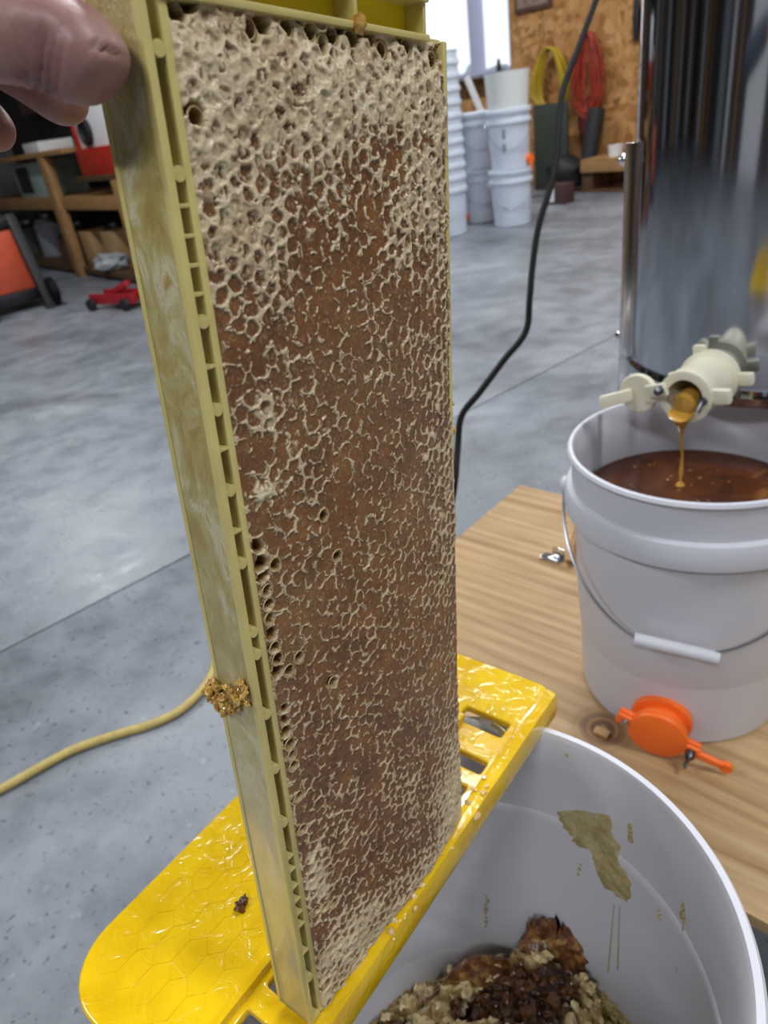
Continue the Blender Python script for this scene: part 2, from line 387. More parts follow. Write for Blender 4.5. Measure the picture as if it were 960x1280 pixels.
b = MB(); b.box(-.0024*SC, -.0006, 0, .0024*SC, .0006, .0068, .0004); wm = mesh('cross_web', b, M['frame_yellow'])
for lst, me, nm in ((knobs, km, 'cross_pin'), (webs, wm, 'cross_web')):
    for y in lst:
        o = link(bpy.data.objects.new(nm, me)); o.parent = frame; o.location = LC((V0+V1)/2, u_at(y), .0004)
# far side bar, end bars
b = MB(); fbox(b, W-.0028, W, .001, L, 0, D, .0006); obj('side_bar', b, M['frame_yellow'], frame, world=False)
EV = W*.905
b = MB(); fbox(b, V1, EV, .0, .0022, -.0012, D, .0006); obj('end_lip', b, M['frame_yellow'], frame, world=False)
b = MB(); fbox(b, V1, EV, -.0118, -.0096, -.0012, D, .0006); obj('end_flange', b, M['frame_yellow'], frame, world=False)
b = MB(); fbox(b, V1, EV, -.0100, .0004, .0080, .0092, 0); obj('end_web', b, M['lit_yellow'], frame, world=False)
for vv in (px2vu((443, 20))[0], px2vu((250, -12))[0], EV-.0016): 
    b = MB(); fbox(b, vv-.0009, vv+.0009, -.0100, .0006, -.0008 if vv < EV-.01 else 0, .0085, .0003); obj('end_rib', b, M['frame_yellow'], frame, world=False)
b = MB(); fbox(b, EV, W, .0, .0022, .003, D, .0006); obj('corner_block', b, M['frame_yellow'], frame, world=False)
b = MB(); fbox(b, V1, W, L-.0024, L, 0, D, .0006); obj('bottom_end_bar', b, M['frame_yellow'], frame, world=False)
b = MB(); fbox(b, 0, V2, L-.004, L+.0006, 0, D, .0008); obj('foot_block', b, M['frame_yellow'], frame, world=False)

# comb: height field over (v, u) with hexagonal cells
PU = 6.35e-3*SC; PV = PU*math.sqrt(3)/2; OV = V2+PU*.5; OU = .004
cv0, cv1, cu0, cu1 = V2-.0006, W-.0010, .0016, L-.0018
dg = .00036; nv_ = int((cv1-cv0)/dg)+1; nu_ = int((cu1-cu0)/dg)+1
VV, UU = np.meshgrid(np.linspace(cv0, cv1, nv_), np.linspace(cu0, cu1, nu_))
def cellc(i, j):                                      # lattice centre with a little natural wobble
    jx = vnoise(i*.71+3.3, j*.63+1.7, 5)-.5; jy = vnoise(i*.57+9.1, j*.83+7.7, 6)-.5
    return OV+i*PV+jx*.0019, OU+(j+.5*(i & 1))*PU+jy*.0022
Wv = VV+(fbm(VV*200, UU*150, 31, 3)-.5)*.0030; Wu = UU+(fbm(VV*200+50, UU*150, 33, 3)-.5)*.0032
ci = np.round((Wv-OV)/PV).astype(int)
best = np.full(VV.shape, 9.); sec = np.full(VV.shape, 9.); bi = np.zeros(VV.shape, int); bj = np.zeros(VV.shape, int)
for di in (-1, 0, 1):
    ii = ci+di; cj = np.round((Wu-OU)/PU-.5*(ii & 1)).astype(int)
    for dj in (-1, 0, 1):
        jj = cj+dj; cx, cy = cellc(ii, jj); d = np.hypot(Wv-cx, Wu-cy)
        m = d < best; sec = np.where(m, best, np.minimum(sec, d)); bi = np.where(m, ii, bi); bj = np.where(m, jj, bj); best = np.where(m, d, best)
edge = (sec-best)*.5                                   # distance to the cell boundary, metres
# open cells: read off the photograph, snapped to the lattice
OPEN = [(214,3),(240,7),(213,35),(310,40),(324,30),(353,35),(230,140),(247,244),(280,458),(286,482),(397,633),(407,695),(543,716),(550,716),
 (317,689),(332,699),(346,703),(319,706),(323,727),(325,745),(328,762),(341,768),(331,781),(334,797),(336,811),(338,828),(340,843),(363,820),(363,834),(407,842),
 (347,883),(349,897),(351,913),(354,930),(357,946),(359,960),(364,1002),(367,1017),(368,1030),(370,1042),(372,1058),(386,1142),(397,1134),(411,1131),
 (391,1188),(394,1197),(396,1220),(404,1219),(401,1235),(417,1226),(426,1214),(433,1202),(442,1191),(451,1179),(462,1166),(474,1152),(486,1139),(498,1126),
 (387,31),(400,40),(412,36),(429,41),(440,51),(453,47),(465,49),(476,53),(499,54),(509,57),(547,44),(551,64),(545,75),(552,100),(557,225),(558,380),(563,500)]
opens = {}
for q in OPEN:
    v_, u_ = px2vu(q, .0005); i = int(round((v_-OV)/PV)); j = int(round((u_-OU)/PU-.5*(i & 1)))
    bd = 9
    for a_ in (i-1, i, i+1):
        for c_ in (j-1, j, j+1):
            cx, cy = cellc(np.array(a_), np.array(c_)); dd_ = math.hypot(cx-v_, cy-u_)
            if dd_ < bd and (a_, c_) not in opens: bd = dd_; bk = (a_, c_)
    if bd < .006 and bk[0] >= 0: opens[bk] = 1
om = np.zeros(VV.shape, bool)
for (a_, c_) in opens: om |= (bi == a_) & (bj == c_)
PXc = R.T@np.array([(O+FR@np.array([0, 0, 0])-CAM)]).T
base_ = FR[:, 0][:, None]*VV.ravel()+FR[:, 1][:, None]*UU.ravel()+O[:, None]-CAM[:, None]; cc = R.T@base_
# white capping coverage (0 = thin wet caps showing brown honey, 1 = full dry white wax): blobs on the comb, centres given in frame fractions
fvx = VV/W; fuy = UU/L
def gb(a, b_, sa, sb, k=0): 
    da = fvx-a; db = fuy-b_; return np.exp(-((da+k*db)/sa)**2-(db/sb)**2)
cov = .0+.72*(1-sst(.04, .15, fuy+.05*(fbm(VV*60, UU*60, 40)-.5)))+.14*(1-sst(.0, .04, fuy))
cov = np.maximum(cov, .85*gb(.13, .06, .16, .06)); cov = np.maximum(cov, .62*gb(.17, .13, .14, .055)); cov = np.maximum(cov, .60*gb(.86, .12, .16, .08)); cov = np.maximum(cov, .5*gb(.72, .145, .10, .05))
cov = np.maximum(cov, .28*gb(.5, .10, .5, .05)); cov = np.maximum(cov, .25*gb(.9, .3, .15, .25))
cov = np.maximum(cov, .55*gb(.16, .27, .05, .02)); cov = np.maximum(cov, .8*gb(.12, .335, .04, .012))
cov = np.maximum(cov, .6*gb(.12, .79, .05, .05)); cov = np.maximum(cov, .75*gb(.22, .93, .22, .035)); cov = np.maximum(cov, .72*gb(.95, .93, .22, .16)); cov = np.maximum(cov, .62*sst(.90, .985, fuy))
cov = np.maximum(cov, .62*gb(.75, .97, .35, .05)); cov = np.maximum(cov, .38*gb(.6, .80, .06, .05)); cov += .42*(fbm(VV*60, UU*38, 61, 3)-.5)
cov = np.clip(cov, 0, 1)
olive = np.maximum(.9*gb(.19, .47, .10, .045), .8*gb(.08, .41, .06, .05)); olive = np.maximum(olive, .7*gb(.07, .60, .05, .12)); olive = np.maximum(olive, .5*gb(.45, .27, .3, .07)); olive = np.maximum(olive, .45*gb(.7, .42, .3, .05))
cid = (bi*7919+bj*104729) & 1023; rs = np.random.RandomState(3); cr = rs.rand(1024)[cid]; cr2 = rs.rand(1024)[cid]
brk = fbm(VV*330, UU*330, 71, 3); brk2 = fbm(VV*700, UU*500, 75, 2); rw = .00019+.00095*cov+.00032*brk2
ridge = 1-sst(rw*.45, rw*1.25, edge+(brk2-.5)*.0006)
keep = sst(.54-.44*cov, .62-.44*cov, brk+(fbm(VV*900, UU*900, 77, 2)-.5)*.25)
ringw = rw*(.75+.5*cr2); ring = 1-sst(ringw*.5, ringw*1.2, np.abs(best-PU*(.40+.05*cr)))
ang = np.arctan2(Wu-cellc(bi, bj)[1], Wv-cellc(bi, bj)[0])
arc = sst(.15-.9*cov, .45-.9*cov, np.sin(ang+cr*6.28)+.5*(brk-.5)*2)
ringk = ring*arc*sst(.47-.45*cov, .55-.45*cov, fbm(VV*300+31, UU*300, 171, 2))
strk = sst(.60-.10*cov, .70-.10*cov, fbm(VV*520, UU*190, 181, 3))*sst(.2, .6, cov)           # smeared, downward-drawn wax
rid = np.clip(np.maximum(np.maximum(ridge*keep, ringk), strk*.9), 0, 1)
ang = np.arctan2(Wu-cellc(bi, bj)[1], Wv-cellc(bi, bj)[0])
fill = sst(1.10-.92*cov, 1.26-.92*cov, cr*.55+fbm(VV*420, UU*420, 81, 3)*.75+.12*np.sin(ang+cr2*6.3))   # caps left white
speck = sst(.66, .76, fbm(VV*1500, UU*1300, 91, 2)+.10*cov+.06*olive)*.55
wax = np.clip(np.maximum(np.maximum(rid, fill*.85), speck*(.35+cov)), 0, 1)
hb = np.sqrt(np.clip(1-(best/(PU*.62))**2, 0, 1))
bul = .0012+.0052*np.sin(math.pi*np.clip(fvx, 0, 1)**1.5)*sst(.02, .3, fuy)*(.55+.75*fuy)*(1-sst(.955, 1, fuy)*.8)
bul = bul*sst(0, .12, fvx)*(.25+.75*sst(0, .05, fuy))+(-.0016)*(1-sst(0, .045, fuy)) - .0012*sst(.93, 1, fvx)*(1-sst(.35, .5, fuy)) - .0008*sst(.02, .08, fvx)
h = bul+(.00042+.0006*cov)*rid+(.00015+.0004*cov)*wax+cov*(cr2-.45)*.0018*hb+(fbm(VV*200, UU*200, 95, 3)-.5)*(.0008+.0006*cov)+(fbm(VV*900, UU*900, 97, 2)-.5)*.0003-.00025*hb*(1-cov)*cr2
inr = sst(.00015, .00062, edge); opn = om.astype(float)*inr
h = np.where(om, np.where(edge > .00028, bul-.0095*sst(.0002, .0009, edge), bul+.0003), h)
h = np.where((VV < cv0+.0012) & ~om, np.maximum(h, -.0001), h)
h[:, 0] = np.where(om[:, 0], h[:, 0], -.004)
h = np.minimum(h, .0085)
P = np.stack([VV-W/2, UU-L, -h-D/2], -1).reshape(-1, 3)
idx = np.arange(nv_*nu_).reshape(nu_, nv_); q4 = np.stack([idx[:-1, :-1], idx[:-1, 1:], idx[1:, 1:], idx[1:, :-1]], -1).reshape(-1, 4)[:, ::-1]
me = bpy.data.meshes.new('comb'); me.vertices.add(len(P)); me.vertices.foreach_set('co', P.ravel())
me.loops.add(q4.size); me.loops.foreach_set('vertex_index', q4.ravel().astype(np.int32)); me.polygons.add(len(q4))
me.polygons.foreach_set('loop_start', np.arange(0, q4.size, 4, dtype=np.int32)); me.polygons.foreach_set('use_smooth', np.ones(len(q4), bool)); me.update(calc_edges=True)
ca = me.color_attributes.new('comb_mask', 'FLOAT_COLOR', 'POINT'); rim = om*(1-inr)
colr = np.stack([np.clip(np.maximum(wax*(~om), rim), 0, 1), opn, np.clip(olive+.0*cov, 0, 1), np.ones_like(h)], -1).reshape(-1, 4); ca.data.foreach_set('color', colr.astype(np.float32).ravel())
x = N('comb_wax'); at = x.n('ShaderNodeVertexColor', layer_name='comb_mask'); se = x.n('ShaderNodeSeparateColor'); x.l(at.outputs[0], se.inputs[0])
f = x.noise(60, 4); f2 = x.noise(420, 2)
honey = x.ramp(f, [(.3, srgb('5c3922')), (.55, srgb('764b2a')), (.75, srgb('8f602e'))])
honey = x.mix(x.ramp(f2, [(.35, (0, 0, 0)), (.75, (.28, .28, .28))]), honey, srgb('8d6a4c'))
m1 = x.n('ShaderNodeMath', operation='MULTIPLY'); x.l(se.outputs[2], m1.inputs[0]); m1.inputs[1].default_value = .6
honey = x.mix(m1.outputs[0], honey, srgb('8a6a42'))
c = x.mix(se.outputs[0], honey, x.ramp(f, [(.3, srgb('c4ad88')), (.7, srgb('dccdab'))])); c = x.mix(se.outputs[1], c, x.ramp(f, [(.35, srgb('7a5418')), (.65, srgb('a57c2a'))]))
x.col(c); x.set(Roughness=x.ramp(se.outputs[0], [(0, (.30, .30, .30)), (1, (.5, .5, .5))]), Coat_Weight=.22, Coat_Roughness=.15); x.bump(x.noise(900, 3), .45, .0006); M['comb'] = x.m
me.materials.append(M['comb']); co_ = link(bpy.data.objects.new('comb', me)); co_.parent = frame
b = MB(); fbox(b, V2, W-.003, .003, L-.003, .0105, D-.001, 0); obj('comb_back', b, M['comb'], frame, world=False)
# open cells get their own proud wax rims
b = MB(); hexp = [(PU*.475*math.cos(a), PU*.475*math.sin(a), 0) for a in np.linspace(0, 2*math.pi, 13)[:-1]]; b.tube(hexp, .00032, 5, closed=True); rm = mesh('open_cell_rim', b, simple('rim_wax', 'b39c6c', .5))
for (a_, c_) in list(opens):
    cx, cy = cellc(np.array(a_), np.array(c_)); iu = int(np.clip((cy-cu0)/dg, 0, nu_-1)); iv = int(np.clip((cx-cv0)/dg, 0, nv_-1))
    if cx < V2+PU*.45 or cx > W-.003 or cy < .004 or cy > L-.004: continue
    o = link(bpy.data.objects.new('open_cell_rim', rm)); o.parent = frame; o.location = (cx-W/2, cy-L, -bul[iu, iv]-.0002-D/2); o.scale = (.97, .97, 1)
# wax clump and bits stuck to the frame
x = N('raw_wax'); f = x.noise(300, 4); x.col(x.ramp(f, [(.35, srgb('9c6f24')), (.6, srgb('d0a95a')), (.8, srgb('e5d39c'))])); x.set(Roughness=.25, Coat_Weight=.5, Subsurface_Weight=.2, Subsurface_Scale=.003); x.bump(f, .5, .001); M['raw_wax'] = x.m
b = MB()
for i, (dv, du, dw, r) in enumerate([(-.002, 0, .021, .0055), (-.003, .002, .018, .005), (-.003, .0015, .014, .0045), (-.0025, -.003, .010, .004), (-.002, -.004, .006, .0035), (-.0015, -.009, .004, .003), (-.002, .005, .019, .004)]):
    for k in range(14):
        q = LC(dv+rnd.gauss(0, .0011), u_at(876)+du+rnd.gauss(0, .002), dw+rnd.gauss(0, .002)); b.blob(q, r*rnd.uniform(.2, .42), 2, 1.2, 2.2, seed=i*17+k)
b2 = obj('wax_clump', b, M['raw_wax'], frame, world=False); b2['label'] = 'golden clump of torn wax on the side bar'
for y, s_ in ((505, .0022), (520, .0016), (541, .0026), (770, .001), (850, .0012), (902, .0012)):
    b = MB(); q = LC(W+.001, u_at(y, W), .003); b.blob(q, s_, 2, .9, 2, seed=y); obj('wax_bit', b, M['raw_wax'], frame, world=False)
b = MB(); b.blob(LC(px2vu((444, 33))[0], .0010, -.0015), .0026, 2, .6, 2, seed=3); obj('wax_bit', b, M['raw_wax'], frame, world=False)

# ------------------------------------------------------------------ buckets
def bucket_profile(r=.152, hh=.369, th=.0028):
    rb = .131; rt = .1475
    out = [(0.0, 0), (rb-.006, 0), (rb, .004), (rb+.001, .02), (rb+.0015, .026), (rt-.0065, .277), (rt-.006, .283), (rt-.004, .286), (r+.0035, .288), (r+.0045, .294), (r+.0035, .312), (r+.001, .318), (rt-.001, .320), (rt, .350), (rt, .3615), (r-.001, .3625), (r+.0005, .3655), (r-.0015, hh), (rt-.001, hh+.0004), (rt-th, .366)]
    inn = [(rt-th-.001, .33), (rb-th+.012, .17), (rb-th+.001, .02), (rb-.012, .005), (0.0, .004)]
    return out+inn
def bail(b, hub, fd, ld, r, zc, drop, n=40, rad=.0019):
    pts = []
    for i in range(n+1):
        t = math.pi*i/n; k = math.sin(t); pts.append(np.array([hub[0], hub[1], 0])+ld*math.cos(t)*r+fd*k*(r-.002)+np.array([0, 0, zc-drop*k**1.15]))
    b.tube(pts, rad, 8); return pts
ZB = .134
hc = np.array([.384, .751]); vd = hc/np.linalg.norm(hc); vd3 = np.array([vd[0], vd[1], 0]); ld3 = np.array([-vd[1], vd[0], 0])
honeyb = thing('honey_bucket', 'white plastic bucket filling with honey, with a wire handle and orange gate', 'bucket', (hc[0], hc[1], ZB))
b = MB(); b.lathe(bucket_profile(), 96); obj('bucket_body', b, M['white_plastic'], honeyb, world=False, ang=50)
b = MB(); t_ = bail(b, (hc[0], hc[1]), -vd3, ld3, .1575, ZB+.296, (ZB+.296)-vz(812, *(hc-vd*.15)))
hd = obj('bail_handle', b, M['steel_wire'], honeyb)
mid = [p for p in t_ if abs((p-np.array([hc[0], hc[1], 0]))@ld3+.0) < .052]
b = MB(); gq = [p for p in mid]; gm_ = sum(gq)/len(gq); gdir = -ld3*.985+np.array([0, 0, -.11]); b.tube([gm_-gdir*.047+ld3*.004, gm_, gm_+gdir*.047+ld3*.004], .0078, 16); obj('grip', b, M['white_plastic'], hd)
for sg in (-1, 1):
    b = MB(); b.lathe([(0, -.006), (.012, -.006), (.012, .004), (.008, .008), (0, .008)], 20, np.array([hc[0], hc[1], ZB+.298])+ld3*sg*.1555, ld3*sg); obj('handle_ear', b, M['white_plastic'], honeyb)
# orange gate valve
vdir = np.array([-vd[0]*math.cos(.10)+ -vd[1]*math.sin(.10), -vd[1]*math.cos(.10)+vd[0]*math.sin(.10), 0]); vdir /= np.linalg.norm(vdir)
def gate(root, c0, ax, roll, mat, R0, open_=False, scale=1.0, parts=('valve',), neck=.02):
    ax = np.array(ax, float); X = np.cross((0, 0, 1), ax); X /= np.linalg.norm(X); Y = np.cross(ax, X)
    cr_, sr_ = math.cos(roll), math.sin(roll); X, Y = X*cr_+Y*sr_, -X*sr_+Y*cr_
    return X, Y
gc = np.array([hc[0], hc[1], 0])+vdir*.133; gc[2] = vz(897, gc[0], gc[1])
gate_o = thing('tmp', 'x', 'x'); bpy.data.objects.remove(gate_o)
ax = vdir+np.array([0, 0, -.06]); ax /= np.linalg.norm(ax); X, Y = gate(None, gc, ax, math.radians(-17), None, 0)
if X@R[:, 0] < 0: X = -X; Y = -Y
RG = .0345
b = MB(); b.lathe([(0, -.004), (RG+.002, -.004), (RG+.003, 0), (RG+.002, .006), (RG-.007, .008), (RG-.007, .017), (RG, .019), (RG+.001, .024), (RG-.001, .0255), (0, .0255)], 56, gc, ax)
for sg in (-1, 1): b.obox(gc+ax*.0215+X*sg*(RG+.006), X, Y, ax, .011, .009, .0037, .003)
gv = obj('gate_valve', b, M['orange_plastic'], honeyb); gv['label'] = 'bright orange round gate valve'
b = MB(); b.lathe([(0, 0), (RG+.001, 0), (RG+.002, .0015), (RG+.001, .0055), (RG-.001, .0065), (0, .0065)], 56, gc+ax*.026, ax)
for sg in (-1, 1): b.obox(gc+ax*.0290+X*sg*(RG+.006), X, Y, ax, .012, .0085, .003, .0028)
b.obox(gc+ax*.0295+X*(RG+.032), X, Y, ax, .019, .0052, .0035, .003); b.lathe([(0, -.0035), (.0075, -.0035), (.0075, .0035), (0, .0035)], 24, gc+ax*.0295+X*(RG+.050), ax)
obj('gate_paddle', b, M['orange_plastic'], gv)
wc = gc+ax*.034+X*(RG+.007)
b = MB(); b.lathe([(0, -.002), (.0062, -.002), (.0062, .004), (.0045, .008), (0, .008)], 18, wc, ax); b.obox(wc+ax*.008-Y*.006, X, Y, ax, .0016, .009, .003, .0012); b.tube([wc, wc+ax*.016-Y*.012], .002, 8); obj('wing_nut', b, M['dark_steel'], gv)
b = MB(); b.lathe([(0, -.001), (.0048, -.001), (.0045, .002), (.003, .0035), (0, .0035)], 16, gc+ax*.0325-X*(RG+.006), ax); obj('bolt', b, M['steel_wire'], gv)
# honey in the bucket
HZ = .423
x = N('honey'); f = x.noise(22, 4, .5, None, .6); x.col(x.ramp(f, [(.35, srgb('4a2614')), (.6, srgb('5e3318')), (.72, srgb('8a5a2c'))])); x.set(Roughness=.12, Coat_Weight=.3, Coat_Roughness=.05); x.bump(x.noise(45, 2), .12, .002); M['honey'] = x.m
b = MB(); rr_ = .1405; b.lathe([(0, HZ-.05), (rr_-.002, HZ-.05), (rr_, HZ+.001), (rr_-.002, HZ), (.01, HZ), (0, HZ)], 96, (hc[0], hc[1], 0)); single('honey', b, M['honey'], 'dark amber honey surface filling the white bucket', 'honey', kind='stuff')
x = N('foam'); f = x.noise(160, 3); x.col(x.ramp(f, [(.4, srgb('6a4424')), (.6, srgb('8f6a3e'))])); x.set(Roughness=.3); M['foam'] = x.m
b = MB()
for i in range(60):
    a = rnd.uniform(0, 6.28); q = math.sqrt(rnd.random())*.13
    b.blob((hc[0]+q*math.cos(a), hc[1]+q*math.sin(a), HZ), rnd.uniform(.0010, .0032), 1, .4, 2, (1, 1, .35), i)
single('honey_foam', b, M['foam'], 'small pale wax flecks floating on the honey in the bucket', 'foam', kind='stuff')

# ------------------------------------------------------------------ board
BT = ZB
A = az((650, 606), BT)[:2]; u1 = az((576, 668), BT)[:2]-A; u1 /= np.linalg.norm(u1); u2 = np.array([-u1[1], u1[0]]); 
if u2@np.array([1, -1]) < 0: u2 = -u2
Fp = az((945, 1147), BT)[:2]-A; LW = Fp@u1 
u1_3 = np.array([u1[0], u1[1], 0]); u2_3 = np.array([u2[0], u2[1], 0]); LL = 1.62
bc = np.array([*A, 0])+u1_3*LW/2+u2_3*LL/2
board = thing('plywood_board', 'pale knotty plywood board under the honey bucket', 'board', (bc[0], bc[1], 0), math.atan2(u2[1], u2[0]))
kl = board.matrix_basis.inverted()@Vector([float(v) for v in KN])
M['plywood'] = wood('plywood', '97764b', 'b4946a', 'c6aa80', knot=tuple(kl)); 
b = MB(); b.obox(bc+np.array([0, 0, BT-.009]), u1_3, u2_3, E3, LW/2, LL/2, .009, .0015); obj('plywood_sheet', b, M['plywood'], board)
for kx in (-.42, 0, .42):
    b = MB(); b.obox(bc+u2_3*LL*kx+np.array([0, 0, (BT-.018)/2]), u1_3, u2_3, E3, LW/2-.03, .045, (BT-.018)/2, .002); obj('wood_runner', b, M['pine'], board)
b = MB(); b.obox(az((752, 916), BT+.003), u2_3, u1_3, E3, .010, .006, .003, .001); single('wood_chip', b, simple('chip_wood', 'cda874', .7), 'small pale wood chip on the knot of the board', 'wood chip')
# bracket and dowel behind bucket
q = az((690, 699), BT)
b = MB(); b.obox(q+np.array([0, 0, .002]), u2_3, u1_3, E3, .020, .012, .002, .001); b.obox(q+np.array([.012, -.004, .012]), u2_3, u1_3, E3, .012, .0015, .012, .0005); single('metal_bracket', b, M['chrome'], 'small silvery metal bracket on the board behind the bucket', 'bracket')
b = MB(); q0 = az((712, 703), BT+.008); q1 = az((722, 664), BT+.03)
b.tube([q0, q0+(q1-q0)*.5+np.array([0, 0, .004]), q1+np.array([.01, .01, .02])], .0075, 10); single('wooden_stick', b, M['pine'], 'short wooden stick lying by the metal bracket', 'stick')

# ------------------------------------------------------------------ wax bucket
wcn = np.array([.008, .231])
waxb = thing('uncapping_bucket', 'open white bucket with cut wax cappings inside, under the yellow rack', 'bucket', (wcn[0], wcn[1], ZB))
b = MB(); b.lathe(bucket_profile(), 128); obj('bucket_body', b, M['white_plastic'], waxb, world=False, ang=50)
b = MB(); bk_ = bail(b, wcn, np.array([-.6, -.8, 0]), np.array([.8, -.6, 0]), .1575, ZB+.296, .2); obj('bail_handle', b, M['steel_wire'], waxb)
b = MB(); b.lathe([(0, 0), (.15, 0), (.16, .005), (.16, .122), (.15, ZB), (0, ZB)], 48, (wcn[0], wcn[1], 0)); single('bucket_stool', b, M['black_plastic'], 'low round black stool carrying the uncapping bucket', 'stool')
# pile of cappings as a height field
NR, NA = 150, 300; rr = np.linspace(0, 1, NR)[:, None]; aa = np.linspace(0, 2*math.pi, NA, endpoint=False)[None, :]
RW = .1355; X_ = rr*np.cos(aa)*RW; Y_ = rr*np.sin(aa)*RW
pk = az((690, 1170), .285)[:2]-wcn; pk2 = az((560, 1225), .26)[:2]-wcn
g1 = np.exp(-(((X_-pk[0]*.8)/.045)**2+((Y_-pk[1]*.8)/.05)**2)); g2 = np.exp(-(((X_+.01)/.07)**2+((Y_-.03)/.06)**2))
pk3 = az((800, 1275), .235)[:2]-wcn; g3 = np.exp(-(((X_-pk3[0])/.045)**2+((Y_-pk3[1])/.05)**2))
z_ = .214+.026*g3+.055*g1+.028*g2+.030*(fbm(X_*38+9, Y_*38+9, 5, 4)-.5)+.02*(np.abs(fbm(X_*90+9, Y_*90+9, 15, 4)-.5))*2-.02*sst(.8, 1, rr)
dark = sst(.58, .70, fbm(X_*24+5, Y_*24+5, 25, 3)+.16*np.exp(-(((X_-.055)/.035)**2+((Y_-.045)/.05)**2))+.12*np.exp(-(((X_+.0)/.03)**2+((Y_-.09)/.03)**2))-.15*np.exp(-(((X_+.045)/.05)**2+((Y_-.03)/.06)**2)))
z_ -= .010*dark
P = np.stack([X_+wcn[0], Y_+wcn[1], z_], -1).reshape(-1, 3); idx = np.arange(NR*NA).reshape(NR, NA); nx = np.roll(idx, -1, 1)
q4 = np.stack([idx[:-1], idx[1:], nx[1:], nx[:-1]], -1).reshape(-1, 4)
b = MB(); b.v = [tuple(p) for p in P]; b.f = [tuple(int(i) for i in f_) for f_ in q4]
x = N('cappings_wax'); at = x.n('ShaderNodeVertexColor', layer_name='dark'); f = x.noise(90, 5, .65); f2 = x.noise(260, 3)
lt = x.ramp(f, [(.3, srgb('6a4a20')), (.45, srgb('a98a50')), (.6, srgb('cdb684')), (.75, srgb('b3a070'))]); dk = x.ramp(f2, [(.35, srgb('1d0f08')), (.6, srgb('4a2a14')), (.75, srgb('8a5f28'))])
x.col(x.mix(at.outputs[0], lt, dk)); x.set(Roughness=.28, Coat_Weight=.5, Coat_Roughness=.1, Subsurface_Weight=.0); x.bump(f2, .7, .002); x.bump(f, .5, .004); M['cappings'] = x.m
o = single('wax_cappings', b, M['cappings'], 'heap of brown and cream wax cappings soaked in honey in the bucket', 'wax cappings', kind='stuff')
ca = o.data.color_attributes.new('dark', 'FLOAT_COLOR', 'POINT'); ca.data.foreach_set('color', np.stack([dark.ravel()]*3+[np.ones(dark.size)], -1).astype(np.float32).ravel())
b = MB(); b2 = MB()
M['crumb'] = simple('crumb_wax', 'd6c08e', .4, var=.25, vs=90, bump=.5, bs=300, coat=.3)
M['crumb_dark'] = simple('crumb_dark', '5a3616', .25, var=.5, vs=80, bump=.5, bs=300, coat=.5)
for i in range(900):
    r_ = math.sqrt(rnd.random())*.93; a_ = rnd.uniform(0, 6.28); ir = int(r_*(NR-1)); ia = int(a_/(2*math.pi)*NA) % NA
    p_ = P[ir*NA+ia]; dk_ = dark[ir, ia]
    (b2 if dk_ > .5 else b).blob((p_[0], p_[1], p_[2]+.001), rnd.uniform(.0012, .0042)*(1 if rnd.random() < .8 else 1.6), 2, 1.1, 1.8, (rnd.uniform(.7, 1.5), rnd.uniform(.7, 1.5), rnd.uniform(.4, 1.1)), i)
single('wax_crumbs', b, M['crumb'], 'pale wax crumbs scattered over the heap in the bucket', 'wax crumbs', kind='stuff')
single('wax_lumps', b2, M['crumb_dark'], 'dark honey-soaked wax lumps on the heap in the bucket', 'wax lumps', kind='stuff')
# torn flaps standing up on the heap
def flap(name, pxs, zc, mat, label, thick=.0018, amp=.004, seed=0):
    """a crumpled sheet through image points at the given heights"""
    pass
def sheet(pts, nu=26, nv=10, thick=.002, amp=.004, seed=0, jag=.004):
    """crumpled wax sheet between two polylines (bottom, top)"""
    bo, tp = [np.array(p, float) for p in pts[0]], [np.array(p, float) for p in pts[1]]
    def samp(pl, t):
        t = t*(len(pl)-1); i = min(int(t), len(pl)-2); return pl[i]*(1-(t-i))+pl[i+1]*(t-i)
    G = []
    for i in range(nu+1):
        a = samp(bo, i/nu); c = samp(tp, i/nu); hh = 1+jag*40*(mnoise.noise(Vector((i*.9, seed, 0))))*.6
        for j in range(nv+1):
            p = a+(c-a)*(j/nv)*hh; o_ = mnoise.noise_vector(Vector((p[0]*70, p[1]*70, p[2]*70+seed)))
            G.append(p+np.array(o_)*amp)
    G = np.array(G); b = MB(); n = (nu+1)*(nv+1); off = np.cross(G[nv+1]-G[0], G[1]-G[0]); off = off/np.linalg.norm(off)*thick
    fs = []
    for i in range(nu):
        for j in range(nv):
            k = i*(nv+1)+j; fs.append((k, k+1, k+nv+2, k+nv+1)); fs.append((n+k, n+k+nv+1, n+k+nv+2, n+k+1))
    for i in range(nu):
        k = i*(nv+1); fs.append((k, k+nv+1, n+k+nv+1, n+k)); k += nv; fs.append((k, n+k, n+k+nv+1, k+nv+1))
    for j in range(nv):
        fs.append((j, n+j, n+j+1, j+1)); k = nu*(nv+1)+j; fs.append((k, k+1, n+k+1, n+k))
    return b.add(list(G)+list(G+off), fs)
x = N('flap_wax'); f = x.noise(120, 4, .6); x.col(x.ramp(f, [(.3, srgb('3d1f10')), (.5, srgb('6e4426')), (.65, srgb('a88248'))])); x.set(Roughness=.3, Coat_Weight=.4); x.bump(f, .6, .002); M['flap'] = x.m
x = N('pale_flap'); f = x.noise(120, 4, .6); x.col(x.ramp(f, [(.3, srgb('a58c48')), (.55, srgb('c6b47c')), (.7, srgb('d8cfa8'))])); x.set(Roughness=.35, Coat_Weight=.4); x.bump(f, .6, .002); M['pale_flap'] = x.m
def zz(px, z): return az(px, z)
b = sheet([[zz((530, 1250), .228), zz((590, 1235), .232), zz((640, 1228), .236)], [zz((575, 1205), .250), zz((605, 1192), .262), zz((655, 1200), .258)]], seed=1, thick=.003)
single('wax_flap', b, M['flap'], 'brown translucent wax flap at the left of the heap', 'wax flap')
